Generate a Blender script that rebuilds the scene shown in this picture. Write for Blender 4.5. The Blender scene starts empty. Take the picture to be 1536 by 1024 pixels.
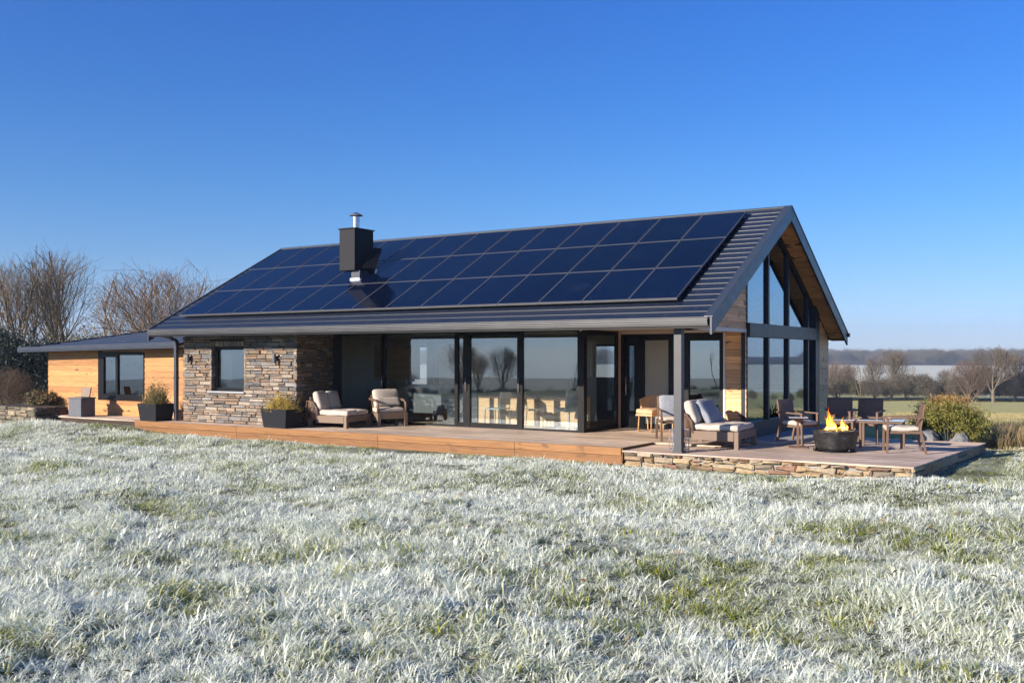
import bpy, math, random
import numpy as np
from mathutils import Vector, Matrix
R = math.radians
SC = bpy.context.scene
COL = SC.collection
rng = np.random.default_rng(7)
rnd = random.Random(11)
CC, SS, FL = 0.84263, 0.53850, 1459.0      # camera yaw cos / sin, focal length in photo pixels
EYE = 2.0
DZ, TZ = .26, .22                          # deck and terrace heights
M_ROOF = (5.25 - 2.70) / 4.72
def rk(px): return (px - 768) / FL
def y_at(px, x): k = rk(px); return x * (CC + k * SS) / (k * CC - SS)
def x_at(px, y): k = rk(px); return y * (k * CC - SS) / (CC + k * SS)
def at(px, d):                              # ground position at camera depth d
    k = rk(px); return ((k * CC - SS) * d, (k * SS + CC) * d)
def zroof(y): return 5.25 - abs(y - 21.2) * M_ROOF

# ------------------------------------------------------------------ mesh builder
class MB:
    def __init__(s): s.v = []; s.f = []; s.c = []; s.M = None; s.col = (1, 1, 1)
    def add(s, vs, fs, col=None):
        b = len(s.v); s.parts = getattr(s, 'parts', []) + [(b, len(s.f))]
        if s.M is not None: vs = [tuple(s.M @ Vector(p)) for p in vs]
        s.v += [tuple(p) for p in vs]; s.f += [tuple(i + b for i in f) for f in fs]; s.c += [col or s.col] * len(fs); return s
    def box(s, x0, x1, y0, y1, z0, z1, col=None):
        v = [(x, y, z) for x in (x0, x1) for y in (y0, y1) for z in (z0, z1)]
        return s.add(v, [(0, 1, 3, 2), (4, 6, 7, 5), (0, 4, 5, 1), (2, 3, 7, 6), (0, 2, 6, 4), (1, 5, 7, 3)], col)
    def prism(s, poly, ext, col=None):
        n = len(poly); e = Vector(ext); P = [Vector(p) for p in poly]
        nrm = Vector((0, 0, 0))
        for i in range(n): nrm += P[i].cross(P[(i + 1) % n])
        if nrm.dot(e) > 0: P.reverse()
        v = [tuple(p) for p in P] + [tuple(p + e) for p in P]
        return s.add(v, [tuple(range(n)), tuple(range(2 * n - 1, n - 1, -1))] + [(i, i + n, (i + 1) % n + n, (i + 1) % n) for i in range(n)], col)
    def bar(s, p0, p1, w, h=None, col=None, up=(0, 0, 1)):       # rectangular bar between points
        h = h or w; a = Vector(p0); b = Vector(p1); d = (b - a).normalized(); u = Vector(up)
        if abs(d.dot(u)) > .95: u = Vector((0, 1, 0))
        sd = d.cross(u).normalized(); u = sd.cross(d)
        q = [sd * (w / 2 * i) + u * (h / 2 * j) for i, j in ((-1, -1), (1, -1), (1, 1), (-1, 1))]
        return s.add([a + o for o in q] + [b + o for o in q], [(3, 2, 1, 0), (4, 5, 6, 7)] + [(i, (i + 1) % 4, (i + 1) % 4 + 4, i + 4) for i in range(4)], col)
    def tube(s, pts, rad, n=8, col=None, cap=True):
        P = [Vector(p) for p in pts]; rr = rad if isinstance(rad, (list, tuple)) else [rad] * len(P); vs = []; fs = []
        up = Vector((0, 0, 1))
        for i, p in enumerate(P):
            d = (P[min(i + 1, len(P) - 1)] - P[max(i - 1, 0)]).normalized()
            a = d.cross(up if abs(d.z) < .9 else Vector((0, 1, 0))).normalized(); b = a.cross(d)
            for k in range(n):
                t = 2 * math.pi * k / n; vs.append(p + (a * math.cos(t) + b * math.sin(t)) * rr[i])
        for i in range(len(P) - 1):
            for k in range(n):
                fs.append((i * n + k, (i + 1) * n + k, (i + 1) * n + (k + 1) % n, i * n + (k + 1) % n))
        if cap: fs += [tuple(range(n)), tuple(range(len(P) * n - 1, (len(P) - 1) * n - 1, -1))]
        return s.add(vs, fs, col)
    def lathe(s, prof, cx=0, cy=0, n=32, col=None):              # prof (r, z), bottom to top
        vs = []; fs = []
        for r, z in prof:
            for k in range(n): t = 2 * math.pi * k / n; vs.append((cx + r * math.cos(t), cy + r * math.sin(t), z))
        for i in range(len(prof) - 1):
            for k in range(n): fs.append((i * n + k, i * n + (k + 1) % n, (i + 1) * n + (k + 1) % n, (i + 1) * n + k))
        fs += [tuple(range(n - 1, -1, -1)), tuple(range((len(prof) - 1) * n, len(prof) * n))]
        return s.add(vs, fs, col)
    def cushion(s, c, size, rot=None, r=.05, n=7, puff=.02, seed=0, col=None):
        hx, hy, hz = [q / 2 for q in size]; r = min(r, hx, hy, hz) * .98; q = random.Random(seed)
        ph = [q.uniform(0, 6) for _ in range(6)]; Mx = rot or Matrix.Identity(3); C = Vector(c); vs = []; fs = []
        for ax in range(3):
            for sg in (-1, 1):
                b = len(vs)
                for i in range(n + 1):
                    for j in range(n + 1):
                        a_, b_ = -math.cos(math.pi * i / n), -math.cos(math.pi * j / n)
                        p = [0, 0, 0]; p[ax] = sg; p[(ax + 1) % 3] = a_; p[(ax + 2) % 3] = b_
                        P = Vector((p[0] * hx, p[1] * hy, p[2] * hz)); I = Vector([max(-h + r, min(h - r, t)) for t, h in zip(P, (hx, hy, hz))])
                        D = P - I; P = I + (D.normalized() * r if D.length > 0 else D)
                        f = (1 - (P.x / hx) ** 2) * (1 - (P.y / hy) ** 2) * (1 - (P.z / hz) ** 2 * .2)
                        k = min((hx, 0), (hy, 1), (hz, 2))[1]
                        o = [(1 - (P[m] / (hx, hy, hz)[m]) ** 2) for m in range(3) if m != k]
                        P[k] += (1 if P[k] > 0 else -1) * puff * o[0] * o[1]
                        w = .006 * (math.sin(P.x * 21 + ph[0] + P.y * 9) + math.sin(P.y * 26 + ph[1] + P.z * 12) + math.sin(P.z * 23 + ph[2] + P.x * 14))
                        P[k] += w
                        vs.append(C + Mx @ P)
                for i in range(n):
                    for j in range(n):
                        a = b + i * (n + 1) + j; f4 = (a, a + n + 1, a + n + 2, a + 1)
                        fs.append(f4 if sg > 0 else f4[::-1])
        return s.add(vs, fs, col)
    def build(s, name, m, parent=None, smooth=False, bevel=0, merge=False):
        me = bpy.data.meshes.new(name); me.from_pydata(s.v, [], s.f)
        at_ = me.attributes.new('Col', 'FLOAT_COLOR', 'FACE')
        c = np.ones((len(s.f), 4), np.float32); c[:, :3] = np.array(s.c, np.float32).reshape(-1, 3) if s.f else c[:, :3]
        at_.data.foreach_set('color', c.ravel())
        me.materials.append(m); me.update()
        if smooth: me.polygons.foreach_set('use_smooth', [True] * len(me.polygons))
        o = bpy.data.objects.new(name, me); COL.objects.link(o)
        if parent: o.parent = parent
        if merge:
            w = o.modifiers.new('w', 'WELD'); w.merge_threshold = .001
        if bevel:
            b = o.modifiers.new('b', 'BEVEL'); b.width = bevel; b.segments = 2; b.limit_method = 'ANGLE'; b.angle_limit = R(40); b.harden_normals = False
        return o

def np_mesh(name, V, F, m, C=None, parent=None, smooth=False, link=True):   # V (n,3), F (k,q)
    me = bpy.data.meshes.new(name); V = np.asarray(V, np.float32); F = np.asarray(F, np.int32); q = F.shape[1]
    me.vertices.add(len(V)); me.vertices.foreach_set('co', V.ravel())
    me.loops.add(F.size); me.loops.foreach_set('vertex_index', F.ravel())
    me.polygons.add(len(F)); me.polygons.foreach_set('loop_start', np.arange(len(F), dtype=np.int32) * q)
    me.polygons.foreach_set('loop_total', np.full(len(F), q, np.int32))
    if smooth: me.polygons.foreach_set('use_smooth', np.ones(len(F), bool))
    me.update(calc_edges=True)
    if C is not None:
        a = me.attributes.new('Col', 'FLOAT_COLOR', 'FACE'); c = np.ones((len(F), 4), np.float32); c[:, :3] = C; a.data.foreach_set('color', c.ravel())
    me.materials.append(m); o = bpy.data.objects.new(name, me)
    if link: COL.objects.link(o)
    if parent: o.parent = parent
    return o
def tag(o, label=None, cat=None, group=None, kind=None):
    if label: o['label'] = label
    if cat: o['category'] = cat
    if group: o['group'] = group
    if kind: o['kind'] = kind
    return o
def empty(name, loc, rz, label, cat, group=None):
    o = bpy.data.objects.new(name, None); COL.objects.link(o); o.empty_display_size = .2
    o.location = loc; o.rotation_euler = (0, 0, rz); return tag(o, label, cat, group)
def copy_tree(o, parent=None):
    c = o.copy(); COL.objects.link(c)
    if parent: c.parent = parent
    for ch in list(o.children): copy_tree(ch, c)
    return c

# ------------------------------------------------------------------ materials
class NT:
    def __init__(s, name):
        s.m = bpy.data.materials.new(name); s.m.use_nodes = True; s.t = s.m.node_tree; s.n = s.t.nodes; s.n.clear()
        s.out = s.n.new('ShaderNodeOutputMaterial')
    def N(s, typ, **kw):
        n = s.n.new('ShaderNode' + typ)
        for k, v in kw.items():
            if k in n.inputs.keys(): n.inputs[k].default_value = v
            else: setattr(n, k, v)
        return n
    def L(s, a, b): s.t.links.new(a, b)
    def val(s, sock, x):
        if isinstance(x, bpy.types.NodeSocket): s.L(x, sock)
        else: sock.default_value = (x if not isinstance(x, (tuple, list)) or len(x) == 4 or len(sock.default_value) == 3 else (*x, 1))
    def math(s, op, a, b=0., c=None, clamp=False):
        n = s.n.new('ShaderNodeMath'); n.operation = op; n.use_clamp = clamp; s.val(n.inputs[0], a); s.val(n.inputs[1], b)
        if c is not None: s.val(n.inputs[2], c)
        return n.outputs[0]
    def mix(s, f, a, b, mode='MIX'):
        n = s.n.new('ShaderNodeMix'); n.data_type = 'RGBA'; n.blend_type = mode; s.val(n.inputs[0], f); s.val(n.inputs[6], a); s.val(n.inputs[7], b); return n.outputs[2]
    def noise(s, vec, scale, detail=3., rough=.55, dist=0.):
        n = s.N('TexNoise'); n.inputs['Scale'].default_value = scale; n.inputs['Detail'].default_value = detail; n.inputs['Roughness'].default_value = rough; n.inputs['Distortion'].default_value = dist
        if vec is not None: s.L(vec, n.inputs['Vector'])
        return n.outputs['Fac']
    def pos(s): return s.N('NewGeometry').outputs['Position']
    def obj(s): return s.N('TexCoord').outputs['Object']
    def scl(s, vec, v):
        n = s.N('VectorMath', operation='MULTIPLY'); s.L(vec, n.inputs[0]); n.inputs[1].default_value = v; return n.outputs[0]
    def ramp(s, f, stops):
        n = s.n.new('ShaderNodeValToRGB'); e = n.color_ramp.elements
        while len(e) < len(stops): e.new(.5)
        for q, (p, c) in zip(e, stops): q.position = p; q.color = (*c, 1) if len(c) == 3 else c
        s.L(f, n.inputs[0]); return n.outputs[0]
    def step(s, f, a, b):
        n = s.n.new('ShaderNodeMapRange'); n.inputs[1].default_value = a; n.inputs[2].default_value = b; s.L(f, n.inputs[0]); n.interpolation_type = 'SMOOTHSTEP'; return n.outputs[0]
    def bump(s, h, strength=.3, dist=.01):
        n = s.N('Bump'); n.inputs['Strength'].default_value = strength; n.inputs['Distance'].default_value = dist; s.L(h, n.inputs['Height']); return n.outputs[0]
    def principled(s, col, rough=.6, metal=0., bump=None, spec=.5, coat=0., **kw):
        p = s.N('BsdfPrincipled'); s.val(p.inputs['Base Color'], col); s.val(p.inputs['Roughness'], rough); s.val(p.inputs['Metallic'], metal)
        p.inputs['Specular IOR Level'].default_value = spec; p.inputs['Coat Weight'].default_value = coat; p.inputs['Coat Roughness'].default_value = .03
        if bump: s.L(bump, p.inputs['Normal'])
        s.L(p.outputs[0], s.out.inputs[0]); s.p = p; return s.m
    def attr(s, name='Col', typ='GEOMETRY'):
        n = s.N('Attribute'); n.attribute_name = name; n.attribute_type = typ; return n
def sep(t, v): n = t.N('SeparateXYZ'); t.L(v, n.inputs[0]); return n.outputs

MAT = {}
def simple(name, col, rough=.6, metal=0., var=.12, scale=6., bump=.15, bscale=60., bdist=.003, spec=.5, coat=0., colattr=False, stretch=(1, 1, 1)):
    t = NT(name); P = t.scl(t.obj(), stretch)
    base = t.attr().outputs['Color'] if colattr else col
    n = t.noise(P, scale, 4)
    c = t.mix(1., base if colattr else (*col, 1), t.ramp(n, [(.25, (1 - var,) * 3), (.75, (1 + var,) * 3)]), 'MULTIPLY')
    if colattr: c = t.mix(1., c, (*col, 1), 'MULTIPLY')
    b = t.bump(t.noise(P, bscale, 3), bump, bdist)
    rr = t.math('ADD', t.math('MULTIPLY', t.noise(P, scale * 2.3, 2), .2), rough - .1)
    MAT[name] = t.principled(c, rr, metal, b, spec, coat); return MAT[name]

simple('dark_metal', (.014, .019, .030), .38, .0, .15, 3., .05, spec=.3)
simple('black_frame', (.0045, .005, .007), .40, 0, .2, 3, .05, spec=.2)
simple('blue_grey_metal', (.034, .044, .066), .38, .0, .1, 2.5, .06)
simple('post_paint', (.045, .047, .058), .45, 0, .1, 3, .06)
simple('gutter_metal', (.065, .067, .073), .38, .3, .2, 5, .05, stretch=(.2, 1, 1))
simple('steel', (.55, .56, .57), .3, .9, .25, 14, .1)
simple('white_trim', (.62, .55, .52), .5, 0, .06, 4, .05)
simple('cream_plaster', (.60, .52, .42), .85, 0, .05, 2, .08)
simple('int_white', (.84, .72, .54), .8, 0, .04, 2, .05)
simple('rattan', (.135, .082, .056), .62, 0, .3, 50, .5, 160, .004)
simple('rattan_side', (.18, .125, .09), .6, 0, .25, 60, .5, 160, .004, stretch=(1, 1, 2.5))
simple('cushion', (.50, .44, .385), .95, 0, .06, 8, .25, 300, .003)
simple('pillow', (.25, .27, .32), .95, 0, .5, 70, .3, 300, .003)
simple('tub_fabric', (.52, .36, .22), .9, 0, .1, 10, .2, 200)
simple('light_wood', (.66, .46, .25), .5, 0, .18, 4, .08, 60, stretch=(1, 1, 6))
simple('pale_leg_wood', (.5, .3, .13), .5, 0, .15, 8, .08)
simple('planter_resin', (.013, .0145, .019), .6, 0, .15, 9, .2, 90, spec=.18)
simple('bin_grey', (.09, .10, .125), .6, 0, .15, 6, .15, 60)
simple('soil', (.05, .035, .025), .95, 0, .4, 30, .8, 50, .02)
simple('grey_stone', (.16, .165, .18), .8, 0, .35, 5, .6, 24, .02)
simple('slab_stone', (.34, .35, .37), .7, 0, .15, 2.5, .2, 40, .004)
simple('int_dark', (.03, .035, .045), .5, 0, .2, 4, .1)
simple('int_teal', (.10, .13, .15), .6, 0, .15, 4, .1)
simple('int_floor', (.55, .43, .30), .45, 0, .2, 3, .05, stretch=(1, 8, 1))
simple('door_panel', (.34, .38, .37), .5, 0, .06, 3, .05)
simple('curtain', (.45, .44, .42), .9, 0, .1, 3, .1)
simple('table_top', (.30, .34, .42), .12, 0, .1, 3, .02, spec=.8, coat=.8)
simple('pale_seat', (.42, .48, .52), .5, 0, .08, 4, .05)
simple('bark', (.108, .100, .086), .9, 0, .35, 3, .7, 20, .03, colattr=True)
simple('conc', (.30, .29, .27), .9, 0, .2, 3, .3, 30)

def wood_cladding(name, tint, rough=.55):
    t = NT(name); P = t.pos(); a = t.attr().outputs['Color']
    g = t.noise(t.scl(P, (1.3, 1.3, 34)), 1., 5, .6, 1.2); kn = t.noise(t.scl(P, (2.2, 2.2, 5)), 1.3, 2)
    c = t.mix(1., a, (*tint, 1), 'MULTIPLY')
    c = t.mix(1., c, t.ramp(g, [(.3, (.62, .55, .5)), (.55, (1, 1, 1)), (.8, (1.18, 1.12, 1.0))]), 'MULTIPLY')
    c = t.mix(t.step(kn, .62, .74), c, (.16, .07, .03, 1))
    MAT[name] = t.principled(c, rough, 0, t.bump(g, .25, .004), .35); return MAT[name]
wood_cladding('cedar', (.50, .245, .085)); wood_cladding('cedar_gable', (.85, .47, .21)); wood_cladding('cedar_soffit', (.75, .36, .13)); wood_cladding('fascia_wood', (.27, .13, .045))

def deck_mat(name, tint):
    t = NT(name); P = t.pos(); a = t.attr().outputs['Color']
    g = t.noise(t.scl(P, (1.5, 40, 40)), 1., 4, .6, .6); st = t.noise(P, .8, 4)
    c = t.mix(1., a, (*tint, 1), 'MULTIPLY')
    c = t.mix(1., c, t.ramp(g, [(.3, (.7, .68, .66)), (.7, (1.15, 1.12, 1.1))]), 'MULTIPLY')
    c = t.mix(1., c, t.ramp(st, [(.35, (.72, .7, .7)), (.62, (1.1, 1.08, 1.06))]), 'MULTIPLY')
    c = t.mix(t.math('MULTIPLY', t.step(t.noise(P, 2.1, 5), .60, .75), .35), c, (.55, .57, .6, 1))
    MAT[name] = t.principled(c, .6, 0, t.bump(g, .2, .003), .4)
deck_mat('deck_boards', (.60, .49, .40))

def stone_mat(name, sc=22):
    t = NT(name); P = t.pos(); a = t.attr().outputs['Color']; n = t.noise(P, sc, 6, .65); n2 = t.noise(t.scl(P, (1, 1, 3)), 6, 3)
    c = t.mix(1., a, t.ramp(n, [(.25, (.48, .48, .48)), (.7, (.88, .885, .90))]), 'MULTIPLY')
    c = t.mix(1., c, t.ramp(n2, [(.3, (.8, .8, .83)), (.7, (1.12, 1.05, .98))]), 'MULTIPLY')
    MAT[name] = t.principled(c, .85, 0, t.bump(n, .8, .018), .3)
stone_mat('ledge_stone'); stone_mat('rubble_stone', 16)

def roof_mat():
    t = NT('roof_metal'); P = t.pos(); n = t.noise(P, 1.2, 4); n2 = t.noise(t.scl(P, (3, .6, .6)), 4, 3)
    c = t.mix(n, (.006, .011, .026, 1), (.013, .021, .042, 1)); c = t.mix(t.math('MULTIPLY', t.step(n2, .55, .8), .4), c, (.05, .065, .09, 1))
    MAT['roof_metal'] = t.principled(c, t.math('ADD', t.math('MULTIPLY', n2, .3), .28), .0, t.bump(n2, .15, .004), .6)
roof_mat()
def panel_mat():
    t = NT('solar_glass'); o = t.obj(); s_ = sep(t, o)
    def lines(v, per, w):
        return t.math('LESS_THAN', t.math('ABSOLUTE', t.math('SUBTRACT', t.math('FRACT', t.math('DIVIDE', v, per)), .5)), w)
    l = t.math('MAXIMUM', lines(s_[0], .16, .03), lines(s_[1], .16, .03))
    inf = t.N('ObjectInfo').outputs['Random']
    c = t.mix(t.math('MULTIPLY', l, .5), (.0008, .0036, .017, 1), (.006, .011, .028, 1))
    c = t.mix(1., c, t.mix(inf, (.8, .8, .8, 1), (1.25, 1.25, 1.25, 1)), 'MULTIPLY')
    c = t.mix(t.math('MULTIPLY', t.step(t.noise(t.pos(), 1.1, 6, .7), .56, .8), .025), c, (.25, .35, .55, 1))
    t.principled(c, .12, 0, t.bump(t.noise(o, 1.5, 2), .02, .01), .22, .22); MAT['solar_glass'] = t.m
panel_mat()
def glass_mat(name, r0, tint, rough=.0):
    t = NT(name); lw = t.N('LayerWeight'); lw.inputs['Blend'].default_value = .5
    f = t.math('ADD', t.math('MULTIPLY', t.math('POWER', lw.outputs['Facing'], 3.6), 1 - r0), r0, clamp=True)
    g = t.N('BsdfGlossy'); g.inputs['Roughness'].default_value = rough; g.inputs['Color'].default_value = (.76, .89, 1, 1)
    t.L(t.bump(t.noise(t.pos(), .9, 1), .012, .05), g.inputs['Normal'])
    tr = t.N('BsdfTransparent'); tr.inputs['Color'].default_value = (*tint, 1)
    mx = t.N('MixShader'); t.L(f, mx.inputs[0]); t.L(tr.outputs[0], mx.inputs[1]); t.L(g.outputs[0], mx.inputs[2]); t.L(mx.outputs[0], t.out.inputs[0]); MAT[name] = t.m
glass_mat('glass', .125, (.93, .95, .95)); glass_mat('glass_dark', .20, (.50, .58, .62))

def leaf_mat(name, tint, trans=.3, rough=.6):
    t = NT(name); a = t.attr().outputs['Color']; c = t.mix(1., a, (*tint, 1), 'MULTIPLY')
    c = t.mix(1., c, t.mix(t.noise(t.obj(), 3., 2), (.7, .7, .7, 1), (1.3, 1.3, 1.3, 1)), 'MULTIPLY')
    d = t.N('BsdfDiffuse'); tr = t.N('BsdfTranslucent'); t.L(c, d.inputs[0]); t.L(c, tr.inputs[0]); m = t.N('MixShader'); m.inputs[0].default_value = trans
    t.L(d.outputs[0], m.inputs[1]); t.L(tr.outputs[0], m.inputs[2])
    g = t.N('BsdfGlossy'); g.inputs['Roughness'].default_value = rough; m2 = t.N('MixShader'); m2.inputs[0].default_value = .04
    t.L(m.outputs[0], m2.inputs[1]); t.L(g.outputs[0], m2.inputs[2]); t.L(m2.outputs[0], t.out.inputs[0]); MAT[name] = t.m; return t.m
leaf_mat('leaf', (1, 1, 1))
leaf_mat('dry_grass', (1, 1, 1), .35)

# frosted grass: each tuft has its own frost amount, blade tips carry more rime
def grass_mat():
    t = NT('frost_grass'); a = t.attr().outputs['Color']; s_ = sep(t, a)                # r = random per blade, g = height along blade, b = tone
    fr = t.attr('frost', 'INSTANCER').outputs['Fac']
    base = t.mix(s_[2], (.13, .20, .02, 1), (.42, .42, .08, 1))
    base = t.mix(t.step(s_[0], .90, .96), base, (.34, .24, .11, 1))
    n = t.noise(t.obj(), 60, 2)
    v = t.math('ADD', t.math('ADD', t.math('MULTIPLY', fr, .85), t.math('MULTIPLY', s_[1], .70)), t.math('ADD', t.math('MULTIPLY', s_[0], .75), t.math('MULTIPLY', n, .4)))
    f = t.step(v, .82, 1.50)
    f = t.math('MULTIPLY', f, .93)
    c = t.mix(f, base, (.86, .90, .82, 1))
    d = t.N('BsdfDiffuse'); tr = t.N('BsdfTranslucent'); t.L(c, d.inputs[0]); t.L(c, tr.inputs[0]); m = t.N('MixShader'); m.inputs[0].default_value = .42
    t.L(d.outputs[0], m.inputs[1]); t.L(tr.outputs[0], m.inputs[2])
    g = t.N('BsdfGlossy'); g.inputs['Roughness'].default_value = .35; m2 = t.N('MixShader'); m2.inputs[0].default_value = .05
    t.L(m.outputs[0], m2.inputs[1]); t.L(g.outputs[0], m2.inputs[2]); t.L(m2.outputs[0], t.out.inputs[0]); MAT['frost_grass'] = t.m
grass_mat()

# ------------------------------------------------------------------ noise and terrain
def vnoise(x, y, s=0):
    xi = np.floor(x).astype(np.int64); yi = np.floor(y).astype(np.int64); fx = x - xi; fy = y - yi
    fx = fx * fx * (3 - 2 * fx); fy = fy * fy * (3 - 2 * fy)
    def h(a, b):
        n = (a * 374761393 + b * 668265263 + s * 974711) & 0x7fffffff; n = ((n ^ (n >> 13)) * 1274126177) & 0x7fffffff; return ((n ^ (n >> 16)) & 0xffff) / 65535.
    return (h(xi, yi) * (1 - fx) + h(xi + 1, yi) * fx) * (1 - fy) + (h(xi, yi + 1) * (1 - fx) + h(xi + 1, yi + 1) * fx) * fy
def fbm(x, y, s=0, o=3):
    r = 0; a = .5; t = 0
    for i in range(o): r = r + a * vnoise(x * 2 ** i, y * 2 ** i, s + i); t += a; a *= .5
    return r / t
RR = [0, 26, 60, 110, 190, 260, 420, 640, 900, 1250, 1600, 2200, 4500, 9000]
ZZ = [0, 0, -1.3, -3.4, -6.3, -7.2, -7.4, -7.2, -5.8, -3., 1., 0., -10., -60]
def ground_z(x, y):
    x = np.asarray(x, float); y = np.asarray(y, float); r = np.hypot(x, y)
    z = np.interp(r, RR, ZZ)
    far = np.clip((r - 200) / 600, 0, 1); z = z + far * 4 * (fbm(x / 500 + 9, y / 500 + 3, 5) - .5)
    back = np.clip((-y - 25) / 60, 0, 1) * np.clip((-y / (r + 1e-6)) * 2, 0, 1); z = z * (1 - back) + back * np.interp(r, [0, 30, 120, 300, 1500, 9000], [0, -.2, -4.6, -11, -40, -200])
    near = np.clip((60 - r) / 30, 0, 1)
    u = (x * .86 + y * .5); w = (-x * .5 + y * .86)
    n = .38 * (fbm(x / 2.6, y / 1.7, 1, 2) - .5) + .16 * (fbm(x / .85, y / .6, 2, 3) - .5)
    house = np.clip((y - 15.6) / .9, 0, 1) * np.clip((x + 34) / 3, 0, 1) * np.clip((-1.2 - x) / 1.2, 0, 1) * np.clip((29 - y) / 2, 0, 1)
    z = z + near * n * (1 - house * .85)
    z = z + .24 * np.clip((-21.6 - x) / 1.6, 0, 1) * np.clip((y - 13.5) / 2.5, 0, 1) * near
    z = z - .06 * np.clip((y - 15.6) / .6, 0, 1) * np.clip((19 - y) / 2, 0, 1) * np.clip((x + 21) / 2, 0, 1) * np.clip((-2 - x) / .5, 0, 1)
    return z
ang = np.linspace(0, 2 * np.pi, 901)[:-1]
rad = np.concatenate([[.4], np.linspace(1.5, 4, 8), np.geomspace(4.2, 60, 330), np.geomspace(63, 8000, 110)])
A, Q = np.meshgrid(ang, rad); GX = Q * np.cos(A); GY = Q * np.sin(A); GZ = ground_z(GX, GY)
V = np.stack([GX, GY, GZ], -1).reshape(-1, 3); na = len(ang); nr = len(rad)
i, j = np.meshgrid(np.arange(nr - 1), np.arange(na), indexing='ij'); j2 = (j + 1) % na
F = np.stack([i * na + j, (i + 1) * na + j, (i + 1) * na + j2, i * na + j2], -1).reshape(-1, 4)
t = NT('ground'); P = t.pos(); s_ = sep(t, P)
r_ = t.N('VectorMath', operation='LENGTH'); t.L(t.scl(P, (1, 1, 0)), r_.inputs[0]); r_ = r_.outputs['Value']
n1 = t.noise(P, .9, 5); n2 = t.noise(P, 14, 5); n3 = t.noise(P, .03, 4); n4 = t.noise(t.scl(P, (.02, .1, 1)), 1., 4)
frost = t.mix(t.step(t.math('ADD', t.math('MULTIPLY', n1, .5), t.math('MULTIPLY', n2, .5)), .35, .6), (.035, .045, .015, 1), (.26, .28, .22, 1))
olive = t.mix(n2, (.37, .34, .12, 1), (.54, .50, .23, 1)); olive = t.mix(1., olive, t.mix(n4, (.75, .8, .8, 1), (1.2, 1.15, 1.1, 1)), 'MULTIPLY')
fy = t.math('ADD', s_[1], t.math('MULTIPLY', n1, 1.2)); fx = s_[0]
dpt = t.math('ADD', t.math('ADD', t.math('MULTIPLY', s_[1], CC), t.math('MULTIPLY', s_[0], -SS)), n1)
m_field = t.math('MULTIPLY', t.step(dpt, 20.6, 21.6), t.math('SUBTRACT', 1., t.math('MULTIPLY', t.math('LESS_THAN', fx, -12.), t.math('LESS_THAN', r_, 60.))))
col = t.mix(m_field, frost, olive)
col = t.mix(t.step(t.math('MULTIPLY', fy, -1.), 3., 7.), col, (.06, .075, .025, 1))
col = t.mix(t.math('MULTIPLY', t.step(r_, 45., 70.), t.step(fy, -5., 0.)), col, olive)
rn = t.math('ADD', r_, t.math('MULTIPLY', n3, 60))
fr2 = t.mix(n4, (.50, .50, .40, 1), (.80, .80, .68, 1))
st = t.math('SINE', t.math('MULTIPLY', t.math('ADD', t.math('MULTIPLY', s_[0], .62), t.math('MULTIPLY', s_[1], 1.)), .16))
fr2 = t.mix(t.math('MULTIPLY', t.step(t.math('ADD', st, t.math('MULTIPLY', n4, 1.2)), .6, 1.4), .45), fr2, (.40, .46, .28, 1))
col = t.mix(t.math('MULTIPLY', t.step(rn, 250., 300.), t.step(fy, -10., 0.)), col, fr2)
wood = t.mix(n3, (.05, .05, .03, 1), (.09, .08, .05, 1))
col = t.mix(t.step(rn, 930., 960.), col, wood)
ground_m = t.principled(col, .95, 0, t.bump(n2, .6, .05), .1)
g = np_mesh('ground', V, F, ground_m, smooth=True); tag(g, kind='structure')

# ------------------------------------------------------------------ grass tufts (instanced stuff)
def tuft(name, nb, rad_, hmin, hmax, width, lean, seed, m='frost_grass', cols=None, seg=4):
    q = np.random.default_rng(seed)
    p = q.normal(0, rad_ * .55, (nb, 2)); L = q.uniform(hmin, hmax, nb); az = q.uniform(0, 2 * np.pi, nb); ln = q.uniform(.25, 1., nb) * lean
    w = q.uniform(.6, 1.3, nb) * width; rb = q.random(nb); tone = q.random(nb)
    dirx = np.cos(az); diry = np.sin(az); dx2 = dirx + .7; sc_ = 1
    ts = np.linspace(0, 1, seg + 1); Vs = []; Fs = []; Cs = []
    pos = np.stack([p[:, 0], p[:, 1], -.02 * np.ones(nb)], 1); th = q.uniform(.15, 1.0, nb) ** .8 * min(lean * .62, 1.15)
    rings = []
    for k, tt in enumerate(ts):
        ww = w * (1 - tt ** 1.6) * .5 + .0002
        sx = -diry * ww[:]; sy = dirx * ww
        rings.append(np.stack([np.stack([pos[:, 0] - sx, pos[:, 1] - sy, pos[:, 2]], 1), np.stack([pos[:, 0] + sx, pos[:, 1] + sy, pos[:, 2]], 1)], 1))
        step = L / seg; a = np.minimum(th + ln * 1.3 * tt ** 1.3, 2.25)
        pos = pos + np.stack([np.sin(a) * dirx * step, np.sin(a) * diry * step, np.cos(a) * step], 1)
    Rg = np.stack(rings, 1)            # nb, seg+1, 2, 3
    V = Rg.reshape(-1, 3); base = np.arange(nb)[:, None] * (seg + 1) * 2; kk = np.arange(seg)[None] * 2
    F = np.stack([base + kk, base + kk + 1, base + kk + 3, base + kk + 2], -1).reshape(-1, 4)
    if cols is None:
        C = np.stack([np.repeat(rb, seg), np.tile((ts[:-1] + ts[1:]) / 2, nb), np.repeat(tone, seg)], 1)
    else:
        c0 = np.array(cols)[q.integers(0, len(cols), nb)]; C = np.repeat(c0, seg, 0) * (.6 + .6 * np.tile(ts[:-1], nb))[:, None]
    return np_mesh(name, V, F, MAT[m], C, link=False, smooth=True)
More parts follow.
